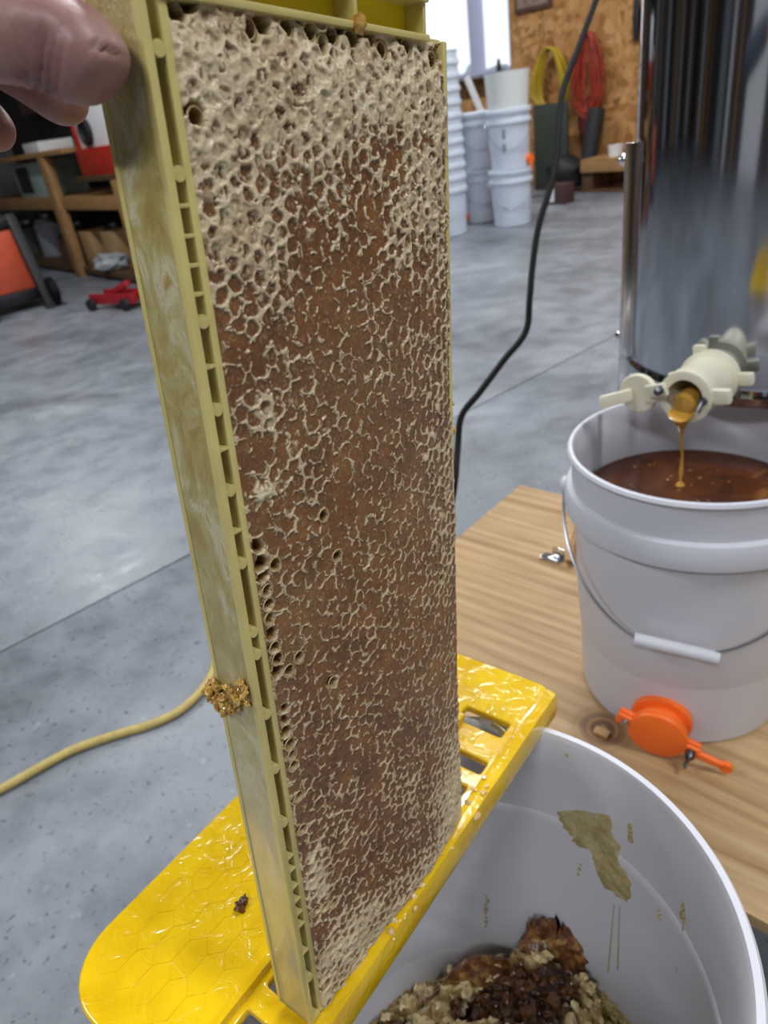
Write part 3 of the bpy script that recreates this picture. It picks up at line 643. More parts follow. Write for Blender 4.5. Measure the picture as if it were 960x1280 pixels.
b = sheet([[zz((640, 1225), .24), zz((690, 1225), .24), zz((740, 1225), .235)], [zz((655, 1160), .285), zz((690, 1148), .296), zz((732, 1175), .280)]], seed=2, amp=.007, thick=.004, jag=.008)
single('wax_flap', b, M['flap'], 'dark brown jagged wax flap standing highest on the heap', 'wax flap')
b = sheet([[zz((505, 1275), .215), zz((545, 1262), .22), zz((580, 1262), .225)], [zz((530, 1262), .228), zz((550, 1232), .245), zz((590, 1228), .245)]], seed=4, amp=.006, thick=.003, jag=.008)
single('wax_flap', b, M['pale_flap'], 'pale curled wax flap at the left edge of the heap', 'wax flap')
# comb chunk with cells at the right of the heap
b = MB()
for i in range(7):
    for j in range(6):
        q0 = zz((745, 1228), .240)+np.array([.62, -.78, -.04])*(i*.0062)+np.array([.78, .5, .05])*((j-2)*.0062+(i & 1)*.0031)*.9
        pts = [q0+np.array([.0030*math.cos(a), .0030*math.sin(a), rnd.uniform(0, .0006)]) for a in np.linspace(0, 2*math.pi, 7)[:-1]]; b.tube(pts, .0006, 5, closed=True)
        b.lathe([(0, -.012), (.0031, -.012), (.0031, -.0025), (0, -.0025)], 6, q0)
single('comb_chunk', b, M['pale_flap'], 'broken pale comb piece with open cells at the right of the heap', 'comb chunk')
# smear on inner wall : follow the wall radius
def wall_pt(px, off=.0012):
    d = ray(px); lo, hi = .2, 1.2
    def fn(t):
        p = d*t+CAM; z = p[2]-ZB; rad = .1300+(.1447-.1300)*np.clip((z-.02)/.31, 0, 1.1); return math.hypot(p[0]-wcn[0], p[1]-wcn[1])-rad+off
    t = (.44*F/890)/F*1.0; ts = np.linspace(.3/F, .95/F, 800); prev = None
    for t in ts:
        v_ = fn(t)
        if prev is not None and prev < 0 <= v_: return d*t+CAM
        prev = v_
    return d*ts[-1]+CAM
def smear(poly_l, poly_r, mat, name, label, n=26, m=8, th=.0016, seed=0, amp=.0012):
    b = MB(); Q = []; 
    def samp(pl, t):
        t = t*(len(pl)-1); i = min(int(t), len(pl)-2); a, c = np.array(pl[i]), np.array(pl[i+1]); return a*(1-(t-i))+c*(t-i)
    for i in range(n+1):
        a, c = samp(poly_l, i/n), samp(poly_r, i/n); jx = 1.1*min(7, n*.25)*mnoise.noise(Vector((i*.9, seed, 1.3))); jy = 1.1*min(7, n*.25)*mnoise.noise(Vector((i*.9, seed, 5.2)))
        for j in range(m+1):
            p = a+(c-a)*j/m+np.array([jx*(j == 0)+jy*(j == m), 0]); e = 0 if j in (0, m) or i in (0, n) else 1
            Q.append(wall_pt(p, .0004+e*(th+amp*mnoise.noise(Vector((i*.6, j*.7, seed))))))
    fs = [(i*(m+1)+j, i*(m+1)+j+1, (i+1)*(m+1)+j+1, (i+1)*(m+1)+j) for i in range(n) for j in range(m)]
    b.add(Q, fs)
    r_ = []
    for j in range(m+1): r_.append(j)
    b.add([wall_pt(samp(poly_l, 0), .0002), wall_pt(samp(poly_r, 1), .0002), wall_pt(samp(poly_r, 0), .0002)], [(0, 1, 2)])
    return single(name, b, mat, label, 'wax smear', kind=None)
x = N('smear_wax'); f = x.noise(110, 4, .6); x.col(x.ramp(f, [(.3, srgb('9a8a58')), (.55, srgb('b3a475')), (.7, srgb('c2b58c'))])); x.set(Roughness=.25, Coat_Weight=.5); x.bump(f, .8, .002); M['smear'] = x.m
smear([(695, 1015), (704, 1040), (716, 1058), (735, 1064), (742, 1085), (752, 1108), (785, 1130)], [(722, 1012), (745, 1015), (765, 1018), (768, 1045), (776, 1075), (790, 1098), (790, 1124)], M['smear'], 'wax_smear', 'olive wax smear stuck high inside the uncapping bucket')
for (a_, c_, lb) in (((705, 942), (711, 948), 'small yellow wax speck high on the inner bucket wall'), ((783, 1032), (794, 1050), 'greenish wax speck right of the large wax smear'), ((603, 1120), (613, 1158), 'yellow wax run left of the large smear above the heap'), ((852, 1130), (858, 1150), 'upper drip bead at the right inner bucket wall'), ((823, 1138), (830, 1146), 'amber wax dot below and right of the large smear'), ((722, 1080), (727, 1092), 'tiny wax speck directly below the large smear')):
    b = MB(); p0_, p1_ = np.array(a_), np.array(c_); nb_ = max(2, int((p1_-p0_).max()/5))
    for k in range(nb_+1):
        t = k/nb_; pc_ = np.array([(p0_[0]+p1_[0])/2+rnd.uniform(-1.5, 1.5), p0_[1]+(p1_[1]-p0_[1])*t]); b.blob(wall_pt(pc_, .0006), .0010+.0012*rnd.random(), 2, .7, 2, (1, 1, 1.2), k+a_[0])
    single('wax_speck', b, M['smear'], lb, 'wax speck')
for i, (p0, p1) in enumerate((((768, 1130), (760, 1215)), ((775, 1130), (772, 1212)), ((856, 1145), (846, 1215)))):
    b = MB(); b.tube([wall_pt((p0[0]+(p1[0]-p0[0])*t, p0[1]+(p1[1]-p0[1])*t), .0004) for t in np.linspace(0, 1, 12)], .0006, 6)
    single('honey_drip', b, M['smear'], ('thin honey run below the large smear, left one', 'thin honey run below the large smear, right one', 'thin honey run from the drip bead at right')[i], 'honey drip')

# ------------------------------------------------------------------ yellow rack
ra = np.array([.656, .755, 0]); rb_ = np.array([-.755, .656, 0]); ra /= np.linalg.norm(ra); rb_ = rb_-ra*(rb_@ra); rb_ /= np.linalg.norm(rb_)
RT = ZB+.369+.0035
x = N('yellow_plastic'); f = x.noise(38, 3, .5); x.col(x.ramp(f, [(.35, srgb('d8ac06')), (.65, srgb('e8c010'))])); x.set(Roughness=.17, Coat_Weight=.6, Coat_Roughness=.05)
pud = x.ramp(x.noise(60, 3, .55, None, 1.2), [(.46, (0, 0, 0)), (.56, (1, 1, 1))]); x.bump(pud, .22, .0012); x.bump(x.noise(70, 2), .12, .0012); M['yellow'] = x.m
rack = thing('frame_rack', 'glossy yellow plastic rack across the uncapping bucket, wet with honey', 'rack', sn(0, 0, 0)*0+np.array([wcn[0], wcn[1], RT]), math.atan2(ra[1], ra[0]))
def rk(a, b_, z=0): p = ra*a+rb_*b_; return (p[0], p[1], z)
ro = rack.matrix_basis.inverted()
def rl(a, b_): q = ro@Vector(rk(a, b_, RT)); return (q.x, q.y)
def rrect(a0, b0, a1, b1, r, seg=8):
    rs_ = r if hasattr(r, '__len__') else (r,)*4; out = []
    for (ca_, cb_, st, rr2) in ((a1-rs_[0], b1-rs_[0], 0, rs_[0]), (a0+rs_[1], b1-rs_[1], 1, rs_[1]), (a0+rs_[2], b0+rs_[2], 2, rs_[2]), (a1-rs_[3], b0+rs_[3], 3, rs_[3])):
        for k in range(seg+1):
            t = (st+k/seg)*math.pi/2; out.append((ca_+rr2*math.cos(t), cb_+rr2*math.sin(t)))
    return out
def plate(name, loops, z0, z1, bev, mat, parent, res=2):
    cu = bpy.data.curves.new(name, 'CURVE'); cu.dimensions = '2D'; cu.fill_mode = 'BOTH'; cu.extrude = (z1-z0)/2-bev; cu.bevel_depth = bev; cu.bevel_resolution = res
    for lp_ in loops:
        s_ = cu.splines.new('POLY'); s_.points.add(len(lp_)-1); s_.use_cyclic_u = True
        for k, (a, b_) in enumerate(lp_):
            s_.points[k].co = (*rl(a, b_), 0, 1)
    co = bpy.data.objects.new(name+'_c', cu); link(co); dg_ = bpy.context.evaluated_depsgraph_get(); me = bpy.data.meshes.new_from_object(co.evaluated_get(dg_)); bpy.data.objects.remove(co)
    me.name = name; me.transform(Matrix.Translation((0, 0, (z0+z1)/2-RT))); me.materials.clear(); me.materials.append(mat)
    me.polygons.foreach_set('use_smooth', [True]*len(me.polygons)); me.set_sharp_from_angle(angle=math.radians(50))
    o = link(bpy.data.objects.new(name, me)); o.parent = parent; return o
B0, B1 = .168, .312; A0_, A1_ = .030, .356
holes = [rrect(.296, .183, .313, .222, .003, 4), rrect(.262, .180, .276, .222, .003, 4)]
for k in range(6): a_ = .056+k*.0345; holes.append(rrect(a_, .182, a_+.024, .212, .003, 4))
plate('rack_top', [rrect(A0_, B0+.002, A1_, B1, (.03, .034, .02, .016))]+[h_[::-1] for h_ in holes], RT, RT+.0065, .0016, M['yellow'], rack)
def bar(name, a0, a1, b0, b1, z0, z1, bev=.003):
    b = MB(); c_ = rk((a0+a1)/2, (b0+b1)/2, (z0+z1)/2); b.obox(c_, ra, rb_, E3, (a1-a0)/2, (b1-b0)/2, (z1-z0)/2, bev); return obj(name, b, M['yellow'], rack)
bar('rail', .040, .352, .1665, .1785, RT-.012, RT+.0115, .0056)
bar('inner_rib', .05, .30, .214, .219, RT-.004, RT+.012, .002)
# faint moulded hexagons on the wide plate
b = MB(); hs = .0135
for i in range(0, 12):
    for j in range(0, 5):
        ca_ = .058+i*hs*1.5*.99; cb_ = .235+(j+.5*(i & 1))*hs*math.sqrt(3)*.62
        if ca_ > .3 or cb_ > .298: continue
        P6 = [(ca_+hs*math.cos(k*math.pi/3)*.98, cb_+hs*math.sin(k*math.pi/3)*.62) for k in range(6)]
        b.tube([rk(p_[0], p_[1], RT+.0063) for p_ in P6], .00034, 4, closed=True)
obj('hexagon_relief', b, M['yellow'], rack)['kind'] = 'stuff'
# crumbs on the rack
x = N('rack_crumb'); x.col(srgb('e6c98a')); x.set(Roughness=.25, Coat_Weight=.5, Subsurface_Weight=.0); M['rack_crumb'] = x.m
b = MB()
for i in range(34):
    a_ = rnd.uniform(.08, .34); cl = rnd.choice([.12, .15, .16, .235, .25]); a_ = a_ if rnd.random() < .4 else cl+rnd.gauss(0, .006)
    bb_ = rnd.uniform(.1655, .178); q = rk(a_, bb_, RT+.0115 if bb_ > .1685 else RT+.009); b.blob(q, rnd.uniform(.0008, .0022), 1, .8, 2, seed=i)
single('wax_bits', b, M['rack_crumb'], 'pale wax bits stuck along the rail of the yellow rack', 'wax bits', kind='stuff')
b = MB(); q = az((300, 1133), RT+.008); b.blob(q, .0035, 2, .9, 2, (1, 1, .7), 4); b.blob(q+np.array([.002, .003, .001]), .0025, 2, .9, 2, (1, 1, .7), 9); single('wax_lump', b, M['crumb_dark'], 'brown wax lump on the left plate of the yellow rack', 'wax lump')
b = sheet([[az((612, 905), RT-.004), az((622, 912), RT-.006), az((634, 935), RT-.006)], [az((618, 902), RT+.002), az((630, 912), RT+.002), az((642, 930), RT+.002)]], 10, 4, .001, .0012, 8); single('wax_sliver', b, M['pale_flap'], 'cream wax sliver in the rear slot of the yellow rack', 'wax sliver')

# ------------------------------------------------------------------ hand
x = N('skin'); f = x.noise(28, 4); f2 = x.noise(420, 3); x.col(x.ramp(f, [(.3, srgb('85585a')), (.5, srgb('98706a')), (.7, srgb('a98578'))]))
x.set(Roughness=.5, Subsurface_Weight=.15, Subsurface_Radius=(.01, .004, .002), Subsurface_Scale=.3, Coat_Weight=.08, Coat_Roughness=.25); x.bump(x.noise(150, 4, .6), .3, .0012)
cw = x.n('ShaderNodeTexWave', wave_type='BANDS', bands_direction='X'); x.bump(f2, .18, .0006); M['skin'] = x.m
def skin_mesh(name, verts, edges, radii, rootv, mat, sub=2):
    me = bpy.data.meshes.new(name); me.from_pydata([tuple(map(float, v)) for v in verts], edges, []); me.update()
    o = link(bpy.data.objects.new(name, me)); m = o.modifiers.new('skin', 'SKIN'); m.use_smooth_shade = True
    for i, r_ in enumerate(radii): me.skin_vertices[0].data[i].radius = (r_, r_) if not hasattr(r_, '__len__') else r_
    me.skin_vertices[0].data[rootv].use_root = True
    s_ = o.modifiers.new('sub', 'SUBSURF'); s_.levels = sub; s_.render_levels = sub
    dg_ = bpy.context.evaluated_depsgraph_get(); me2 = bpy.data.meshes.new_from_object(o.evaluated_get(dg_)); bpy.data.objects.remove(o)
    me2.name = name; me2.materials.clear(); me2.materials.append(mat)
    return me2
hv = []; he = []; hr = []
def chain(prev, pts):
    for p_, r_ in pts:
        hv.append(p_); hr.append(r_)
        if prev is not None: he.append((prev, len(hv)-1))
        prev = len(hv)-1
    return prev
wr = chain(None, [(ad((-640, 210), .30), .029)]); pl = chain(wr, [(ad((-500, 130), .275), .026), (ad((-370, 60), .255), .030)])
tt = chain(pl, [(ad((-250, 5), .215), .0165), (ad((-120, 12), .188), .0142), (ad((-10, 28), .174), .0140), (ad((48, 46), .170), .0126), (ad((98, 68), .170), .0122), (ad((124, 90), .1705), .0104), (ad((138, 108), .171), .0074)])
k1 = chain(pl, [(ad((-260, -40), .270), .019), (ad((-150, 10), .262), .0125), (ad((-40, 50), .240), .0098), (ad((34, 93), .228), .0088), (ad((76, 122), .222), .0085), (ad((97, 136), .219), .0070)])
k2 = chain(pl, [(ad((-265, 60), .285), .018), (ad((-190, 70), .280), .0125), (ad((-95, 90), .262), .0095), (ad((-40, 128), .250), .0082), (ad((-8, 160), .244), .0075), (ad((4, 178), .242), .0062)])
k3 = chain(pl, [(ad((-330, 130), .295), .017), (ad((-280, 150), .290), .012), (ad((-200, 170), .275), .0092), (ad((-150, 205), .265), .0080), (ad((-120, 230), .262), .0066)])
k4 = chain(pl, [(ad((-400, 180), .300), .015), (ad((-360, 215), .298), .0105), (ad((-300, 240), .285), .0082), (ad((-260, 265), .278), .0070), (ad((-240, 285), .276), .0058)])
me = skin_mesh('hand', hv, he, hr, 0, M['skin'], 3)
# knuckle creases of the thumb and the fold beside its nail, pressed into the surface
tc = R[:, 0]; NVt = len(me.vertices); co_ = np.empty(NVt*3, np.float32); me.vertices.foreach_get('co', co_); co_ = co_.reshape(-1, 3).astype(float)
no_ = np.array([v.normal[:] for v in me.vertices]); cc = (co_-CAM)@R; pxs = 480+F*cc[:, 0]/cc[:, 2]; pys = 640+F*cc[:, 1]/cc[:, 2]; thumb = cc[:, 2] < .205
dsp = np.zeros(NVt)
for x0, dep in ((20, .0010), (34, .0020), (50, .0028), (64, .0016), (76, .0009)):
    dsp -= dep*np.exp(-((pxs-x0-(pys-60)*-.12)/3.6)**2)*(pys > 25)
dsp -= .0024*np.exp(-(((pys-61)-(pxs-130)*.42)/2.4)**2)*np.exp(-((pxs-132)/16)**2)
co_ += no_*(dsp*thumb)[:, None]; me.vertices.foreach_set('co', co_.astype(np.float32).ravel()); me.update()
pers = thing('person', 'bare hand at top left pinching the tall frame with the thumb', 'person', tuple(ad((-370, 60), .255)))
me.transform(pers.matrix_basis.inverted()); ho = link(bpy.data.objects.new('hand', me)); ho.parent = pers
for pp in me.polygons: pp.use_smooth = True
b = MB(); nt = ad((-640, 210), .30); fa = nt+R[:, 0]*-.05+np.array([0, -.02, -.02])
b.lathe([(.030, 0), (.038, .01), (.046, .15), (.05, .3), (.047, .3), (.035, .02), (.030, 0)], 32, nt-(nt-ad((-500, 130), .275))*-.2, nt-ad((-500, 130), .275), closed=False)
obj('sleeve', b, simple('sleeve_cloth', '3c4450', .9, var=.1, vs=60), pers)

# ------------------------------------------------------------------ stainless tank with white gate
x = N('stainless'); co = x.coord((1, 1, .02)); f = x.noise(35, 3, .5, co); f2 = x.noise(3, 3)
x.col(srgb('b9bcc2')); x.set(Metallic=1, Roughness=x.ramp(f2, [(.3, (.06, .06, .06)), (.7, (.13, .13, .13))])); M['stainless'] = x.m
gang = math.radians(41); gdv = np.array([math.cos(gang), math.sin(gang), 0]); G0 = np.array([.372, .772, vz(497, .372, .772)])
GL = .088; G1 = G0+gdv*GL
tr_ = np.array([math.cos(math.radians(68.6)), math.sin(math.radians(68.6)), 0]); tn_ = np.array([tr_[1], -tr_[0], 0])
RTK = (tn_@G1)/(1-tn_@gdv); TC = G1+gdv*RTK; TZ0 = .5135; TZ1 = 1.34
tank = thing('honey_tank', 'polished stainless steel tank behind the honey bucket at right', 'tank', (TC[0], TC[1], 0))
b = MB(); b.lathe([(0, TZ0+.01), (RTK-.004, TZ0+.01), (RTK+.003, TZ0), (RTK+.004, TZ0+.012), (RTK, TZ0+.02), (RTK, TZ0+.024), (RTK, TZ0+.03), (RTK, TZ1-.03), (RTK, TZ1-.024), (RTK, TZ1-.02), (RTK+.005, TZ1-.01), (RTK+.005, TZ1), (RTK-.005, TZ1), (RTK-.005, TZ0+.05), (0, TZ0+.03)], 128, (TC[0], TC[1], 0)); obj('tank_body', b, M['stainless'], tank, ang=30)
la0 = math.atan2(-(tn_[1]), -(tn_[0]))
for k in range(3):
    a_ = la0+.06+k*2*math.pi/3; rd = np.array([math.cos(a_), math.sin(a_), 0]); tg = np.array([-rd[1], rd[0], 0]); c_ = np.array([TC[0], TC[1], 0])+rd*(RTK+.010); zt = vz(178, c_[0], c_[1]) if k == 0 else .75
    b = MB(); b.obox(c_+np.array([0, 0, (zt+ZB)/2]), rd, tg, E3, .0035, .014, (zt-ZB)/2, .001); b.obox(c_-rd*.004+tg*.013+np.array([0, 0, (zt+ZB)/2]), rd, tg, E3, .007, .0015, (zt-ZB)/2, .0008); lg = obj('leg', b, M['chrome'], tank)
    b = MB(); b.lathe([(0, 0), (.008, 0), (.008, .003), (.005, .008), (0, .009)], 16, c_+np.array([0, 0, zt-.02])+rd*.004, rd); obj('bolt', b, M['chrome'], lg)
    b = MB(); b.lathe([(0, 0), (.006, 0), (.006, .003), (.003, .006), (0, .007)], 16, c_+np.array([0, 0, vz(419, c_[0], c_[1]) if k == 0 else .55])+rd*.004, rd); obj('bolt', b, M['chrome'], lg)
# gate
axg = -gdv; X, Y = gate(None, G0, axg, math.radians(8), None, 0)
if X@R[:, 0] < 0: X = -X; Y = -Y
tg_ = MB(); ro_ = .0300; ri_ = .0215
tg_.lathe([(ri_, -GL+.0), (ro_-.003, -GL), (ro_-.003, -GL+.012), (ro_+.006, -GL+.014), (ro_+.006, -GL+.026), (ro_+.001, -GL+.030), (ro_, -.024), (ro_+.002, -.020), (ro_+.002, -.001), (ro_, 0), (ri_, 0), (ri_-.001, -.01), (ri_-.001, -GL+.02)], 48, G0, axg, closed=True)
for sg in (-1, 1): tg_.obox(G0-axg*.008+X*sg*(ro_+.009), X, Y, axg, .012, .009, .006, .004)
for sg in (-1, 1): tg_.obox(G0-axg*(GL-.019)+X*sg*(ro_+.012), X, Y, axg, .010, .008, .006, .004)
tg_.obox(G0-axg*(GL-.019)+Y*(ro_+.006)*(1 if Y[2] > 0 else -1)-X*.01, X, Y, axg, .008, .007, .005, .003)
gvb = obj('gate_valve', tg_, M['cream_plastic'], tank, label='cream plastic pouring gate')
pc = G0+X*-.083+axg*.002; pc = ad((799, 491), (R[:, 2]@(pc-CAM)))
pd = axg
b = MB(); b.lathe([(0, -.004), (.0235, -.004), (.0250, -.002), (.0250, .003), (.0235, .0045), (0, .0045)], 40, pc, pd)
hx = ad((752, 503), (R[:, 2]@(pc-CAM)))-pc; hl = np.linalg.norm(hx); hx /= hl; hy = np.cross(pd, hx); hy /= np.linalg.norm(hy); b.obox(pc+hx*(hl*.62), hx, hy, pd, hl*.42, .0085, .004, .0035)
ex = ad((828, 487), (R[:, 2]@(G0-CAM)))-pc; el = np.linalg.norm(ex); ex /= el; hy = np.cross(pd, ex); hy /= np.linalg.norm(hy); b.obox(pc+ex*(el*.75), ex, hy, pd, el*.4, .008, .004, .003); obj('gate_paddle', b, M['cream_plastic'], gvb)
b = MB(); b.lathe([(0, -.004), (.005, -.004), (.005, .003), (.003, .006), (0, .006)], 16, ad((823, 489), (R[:, 2]@(G0-CAM))-.006), pd); obj('bolt', b, M['dark_steel'], gvb)
q = ad((881, 500), R[:, 2]@(G0-CAM)-.012)
b = MB(); b.lathe([(0, -.012), (.0065, -.012), (.0065, 0), (.0045, .007), (0, .007)], 18, q, axg); b.tube([q+axg*.004, q+axg*.006+R[:, 0]*.004-R[:, 1]*.010], .0022, 8); b.tube([q+axg*.004, q+axg*.006-R[:, 0]*.005+R[:, 1]*.012], .0025, 8); obj('wing_nut', b, M['dark_steel'], gvb)
q = ad((927, 466), R[:, 2]@(G1-CAM)-.02)
b = MB(); b.tube([q+R[:, 1]*.004, q-R[:, 1]*.010], .0022, 8); b.tube([q+R[:, 1]*.004+R[:, 0]*.004, q-R[:, 1]*.008+R[:, 0]*.006], .002, 8); b.lathe([(0, -.008), (.006, -.008), (.006, .002), (0, .002)], 16, q+R[:, 1]*.006, axg); obj('wing_nut', b, M['dark_steel'], gvb)
# honey running out of the gate
x = N('pouring_honey'); x.col(srgb('e0ac48')); x.set(Roughness=.08, Transmission_Weight=.35, IOR=1.48, Coat_Weight=.4); M['pour'] = x.m
st = np.array([.382, .785]); zt0 = vz(523, *G0[:2])
b = MB()
lipc = G0-Y*0+np.array([0, 0, -ri_*.9])
b.lathe([(0, -.06), (.009, -.06), (.0135, -.035), (.0150, -.010), (.0148, -.001), (.011, .003), (0, .005)], 28, G0+np.array([0, 0, -.0085]), axg)
s0 = G0+axg*.006+np.array([0, 0, -.018]); bot = az((850, 606), HZ)
pts = [s0+np.array([0, 0, .006]), s0, s0+np.array([0, 0, -.008]), s0*.6+bot*.4, bot*.7+s0*.3, bot]
pts = []; top = s0.copy(); rads = []
for i, t in enumerate(np.linspace(0, 1, 20)):
    p = top.copy(); p[:2] = top[:2]+(bot[:2]-top[:2])*min(1, t*1.5)*1.0; p[2] = top[2]+(HZ-top[2])*t; pts.append(p); rads.append(.0125*max(0, 1-t*3.6)**1.3+.0019+.0018*math.exp(-((t-.82)/.03)**2))
b.tube(pts, rads, 14); b.lathe([(0, 0), (.006, 0), (.004, .0022), (.002, .005), (0, .006)], 20, (bot[0], bot[1], HZ))
single('honey_stream', b, M['pour'], 'golden honey running from the cream gate into the bucket', 'honey', kind='stuff')

# ------------------------------------------------------------------ cords
b = MB(); cpts = [(-60, 1012), (0, 987), (45, 962), (90, 938), (140, 920), (190, 905), (225, 888), (250, 865), (265, 842), (272, 815), (285, 790), (310, 770)]
P3 = [az(p_, .008) for p_ in cpts]
def smoothp(P, k=6):
    out = []; P = [P[0]]+list(P)+[P[-1]]
    for i in range(1, len(P)-2):
        for j in range(k):
            t = j/k; a, b_, c, d = P[i-1], P[i], P[i+1], P[i+2]; out.append(.5*((2*b_)+(c-a)*t+(2*a-5*b_+4*c-d)*t*t+(3*b_-a-3*c+d)*t**3))
    out.append(P[-2]); return out
b.tube(smoothp(P3), .0078, 12); x = simple('yellow_cord', 'b4a05e', .6, var=.12, vs=60); single('extension_cord', b, x, 'thick tan-yellow cord lying on the concrete floor at left', 'cord')
# black cable hanging in front of the tank
def cab(px, dep): return ad(px, dep)
kp = [((762, -50), 1.62), ((745, 0), 1.6), ((723, 60), 1.58), ((703, 115), 1.57), ((698, 165), 1.56), ((692, 220), 1.55), ((674, 280), 1.54), ((666, 330), 1.53), ((662, 375), 1.52), ((657, 415), 1.52), ((630, 450), 1.50), ((600, 490), 1.48), ((577, 520), 1.47), ((572, 560), 1.46), ((566, 620), 1.42)]
KP = [cab(*q) for q in kp]; top_ = KP[0].copy(); KP = [top_+np.array([.02, .01, 1.9]), top_+np.array([.02, .01, 1.2]), top_+np.array([.02, .01, .5])]+KP
fq = KP[-1]; KP += [np.array([fq[0]-.06, fq[1]-.05, .05]), np.array([fq[0]-.2, fq[1]-.12, .009]), np.array([fq[0]-.5, fq[1]-.1, .009])]
b = MB(); b.tube(smoothp(KP), .0068, 10); single('black_cable', b, M['black_rubber'], 'black cable hanging down between the frame and the steel tank', 'cable')

# ------------------------------------------------------------------ far buckets
def far_profile(): return bucket_profile()
fb = thing('bucket', 'x', 'bucket', az((641, 284), 0), 0, 'white buckets stacked by the far wall')
cA = fb.matrix_basis.translation.copy(); cA = np.array(cA); dA = cA[:2]/np.linalg.norm(cA[:2]); cA[:2] += dA*.135
fb.matrix_basis = Matrix.Translation(Vector([float(v) for v in cA]))
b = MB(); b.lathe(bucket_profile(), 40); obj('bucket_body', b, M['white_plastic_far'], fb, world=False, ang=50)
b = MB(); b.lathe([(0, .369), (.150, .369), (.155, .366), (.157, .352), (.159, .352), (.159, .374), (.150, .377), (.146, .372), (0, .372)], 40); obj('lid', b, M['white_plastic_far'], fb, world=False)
bnd = []
b = MB(); bail(b, (0, 0), np.array([-dA[0], -dA[1], 0]), np.array([-dA[1], dA[0], 0]), .16, .30, .17, 24, .002); obj('bail_handle', b, M['steel_wire'], fb, world=False)
fb['label'] = 'white lidded bucket on the floor, bottom of the right stack'
up1 = dup(fb, cA+[0, 0, .377], .0, 'white lidded bucket with dark print, second in the right stack')
# dark print on upper bucket
b = MB()
for k, (aa_, z0_, z1_) in enumerate(((0, .20, .26), (.0, .12, .17))):
    th0 = math.atan2(-dA[1], -dA[0])-.25
    for j in range(3):
        t0 = th0-.07+j*.05; pts = [(math.cos(t)*(.1425), math.sin(t)*(.1425)) for t in (t0, t0+.03)]
        b.add([(pts[0][0], pts[0][1], z0_), (pts[1][0], pts[1][1], z0_), (pts[1][0], pts[1][1], z1_), (pts[0][0], pts[0][1], z1_)], [(0, 1, 2, 3)])
obj('print', b, simple('print_grey', '5a6070', .5), up1, world=False)
tp_ = thing('square_pail', 'off-white open pail on top of the right bucket stack', 'pail', cA+np.array([0, 0, .754]))
b = MB(); b.lathe([(0, 0), (.138, 0), (.150, .20), (.153, .222), (.149, .222), (.136, .008), (0, .008)], 40); obj('pail_body', b, simple('offwhite', 'dfe3e0', .5), tp_, world=False)
cB = np.array(az((601, 279), 0)); dB = cB[:2]/np.linalg.norm(cB[:2]); cB[:2] += dB*.135
lo = dup(fb, cB, .3, 'white lidded bucket on the floor, bottom of the left stack'); dup(fb, cB+[0, 0, .377], .3, 'white lidded bucket on top of the left stack')
def small_gate(c, dirv, label_root):
    b = MB(); b.lathe([(0, 0), (.03, 0), (.03, .03), (0, .03)], 20, c, dirv); b.obox(c+dirv*.03+np.array([0, 0, -.03]), np.cross(dirv, E3), E3, dirv, .01, .035, .005, .003); return obj('gate_valve', b, M['orange_plastic'], label_root)
gA = az((660, 203), .4)  # orange gate on the right side of upper bucket
small_gate(np.array([cA[0], cA[1], .43])+np.array([dA[1], -dA[0], 0])*.125+np.array([-dA[0], -dA[1], 0])*.05, np.array([dA[1]*.8-dA[0]*.6, -dA[0]*.8-dA[1]*.6, 0]), up1)
small_gate(np.array([cB[0], cB[1], .05])-np.array([dB[1], -dB[0], 0])*.10+np.array([-dB[0], -dB[1], 0])*.08, np.array([-dB[1]*.6-dB[0]*.8, dB[0]*.6-dB[1]*.8, 0]), lo)
# tall nested stack
cC = np.array(az((562, 297), 0)); dC = cC[:2]/np.linalg.norm(cC[:2]); cC[:2] += dC*.15; cC[2] = 0
ztop = vz(66, cC[0], cC[1]); nC = max(3, int(round((ztop-.369)/.075)))
nb = thing('nested_bucket', 'x', 'bucket', cC, 0, 'tall column of nested white buckets')
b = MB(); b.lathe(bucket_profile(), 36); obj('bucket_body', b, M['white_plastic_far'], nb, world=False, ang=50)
nb['label'] = 'white bucket at the foot of the tall nested column'
def ordinal(n): return ['second', 'third', 'fourth', 'fifth', 'sixth', 'seventh', 'eighth', 'ninth', 'tenth', 'eleventh', 'twelfth', 'thirteenth', 'fourteenth', 'fifteenth', 'sixteenth', 'seventeenth', 'eighteenth'][min(n, 16)]
for k in range(1, nC+1): dup(nb, cC+[0, 0, k*(ztop-.369)/nC], k*.2, 'white nested bucket, %s from the floor in the tall column' % ordinal(k-1) if k < nC else 'topmost white bucket of the tall nested column')

# ------------------------------------------------------------------ things on and by the far wall
def coil(name, px0, px1, n_, mat, label, seed, loops=9, rad=.008, jmin=.5):
    q0, q1 = an(px0, n_), an(px1, n_); cs = ((q0+q1)/2)@E2; zc = (q0[2]+q1[2])/2; hw = abs((q1-q0)@E2)/2; hh = abs(q1[2]-q0[2])/2
    r2 = random.Random(seed); b = MB(); pts = []
    for k in range(loops*26):
        t = k/26*2*math.pi; L_ = k//26; j = jmin+(1-jmin)*((L_*.618+seed*.3) % 1); sx = hw*j; off = math.sin(L_*1.7)*.02
        pts.append(sn(cs+sx*math.sin(t)*(1-.25*math.cos(t))+off*.3, n_+.03*math.cos(L_*1.9)-.035+.008*math.sin(t*2+L_), zc+hh*math.cos(t)*(.97 if math.cos(t) > 0 else .72+.28*abs(math.sin(L_*3.1)))))
    b.tube(pts, rad, 6); rt = thing(name, label, 'cord', sn(cs, n_, zc-hh)); obj('cord_loops', b, mat, rt)
    b = MB(); b.tube([sn(cs, WN+.01, zc+hh-.02), sn(cs, n_-.06, zc+hh-.035), sn(cs, n_-.07, zc+hh)], .006, 8); single('wall_hook', b, M['dark_steel'], 'metal wall hook holding the %s' % name.replace('_', ' '), 'hook'); return rt
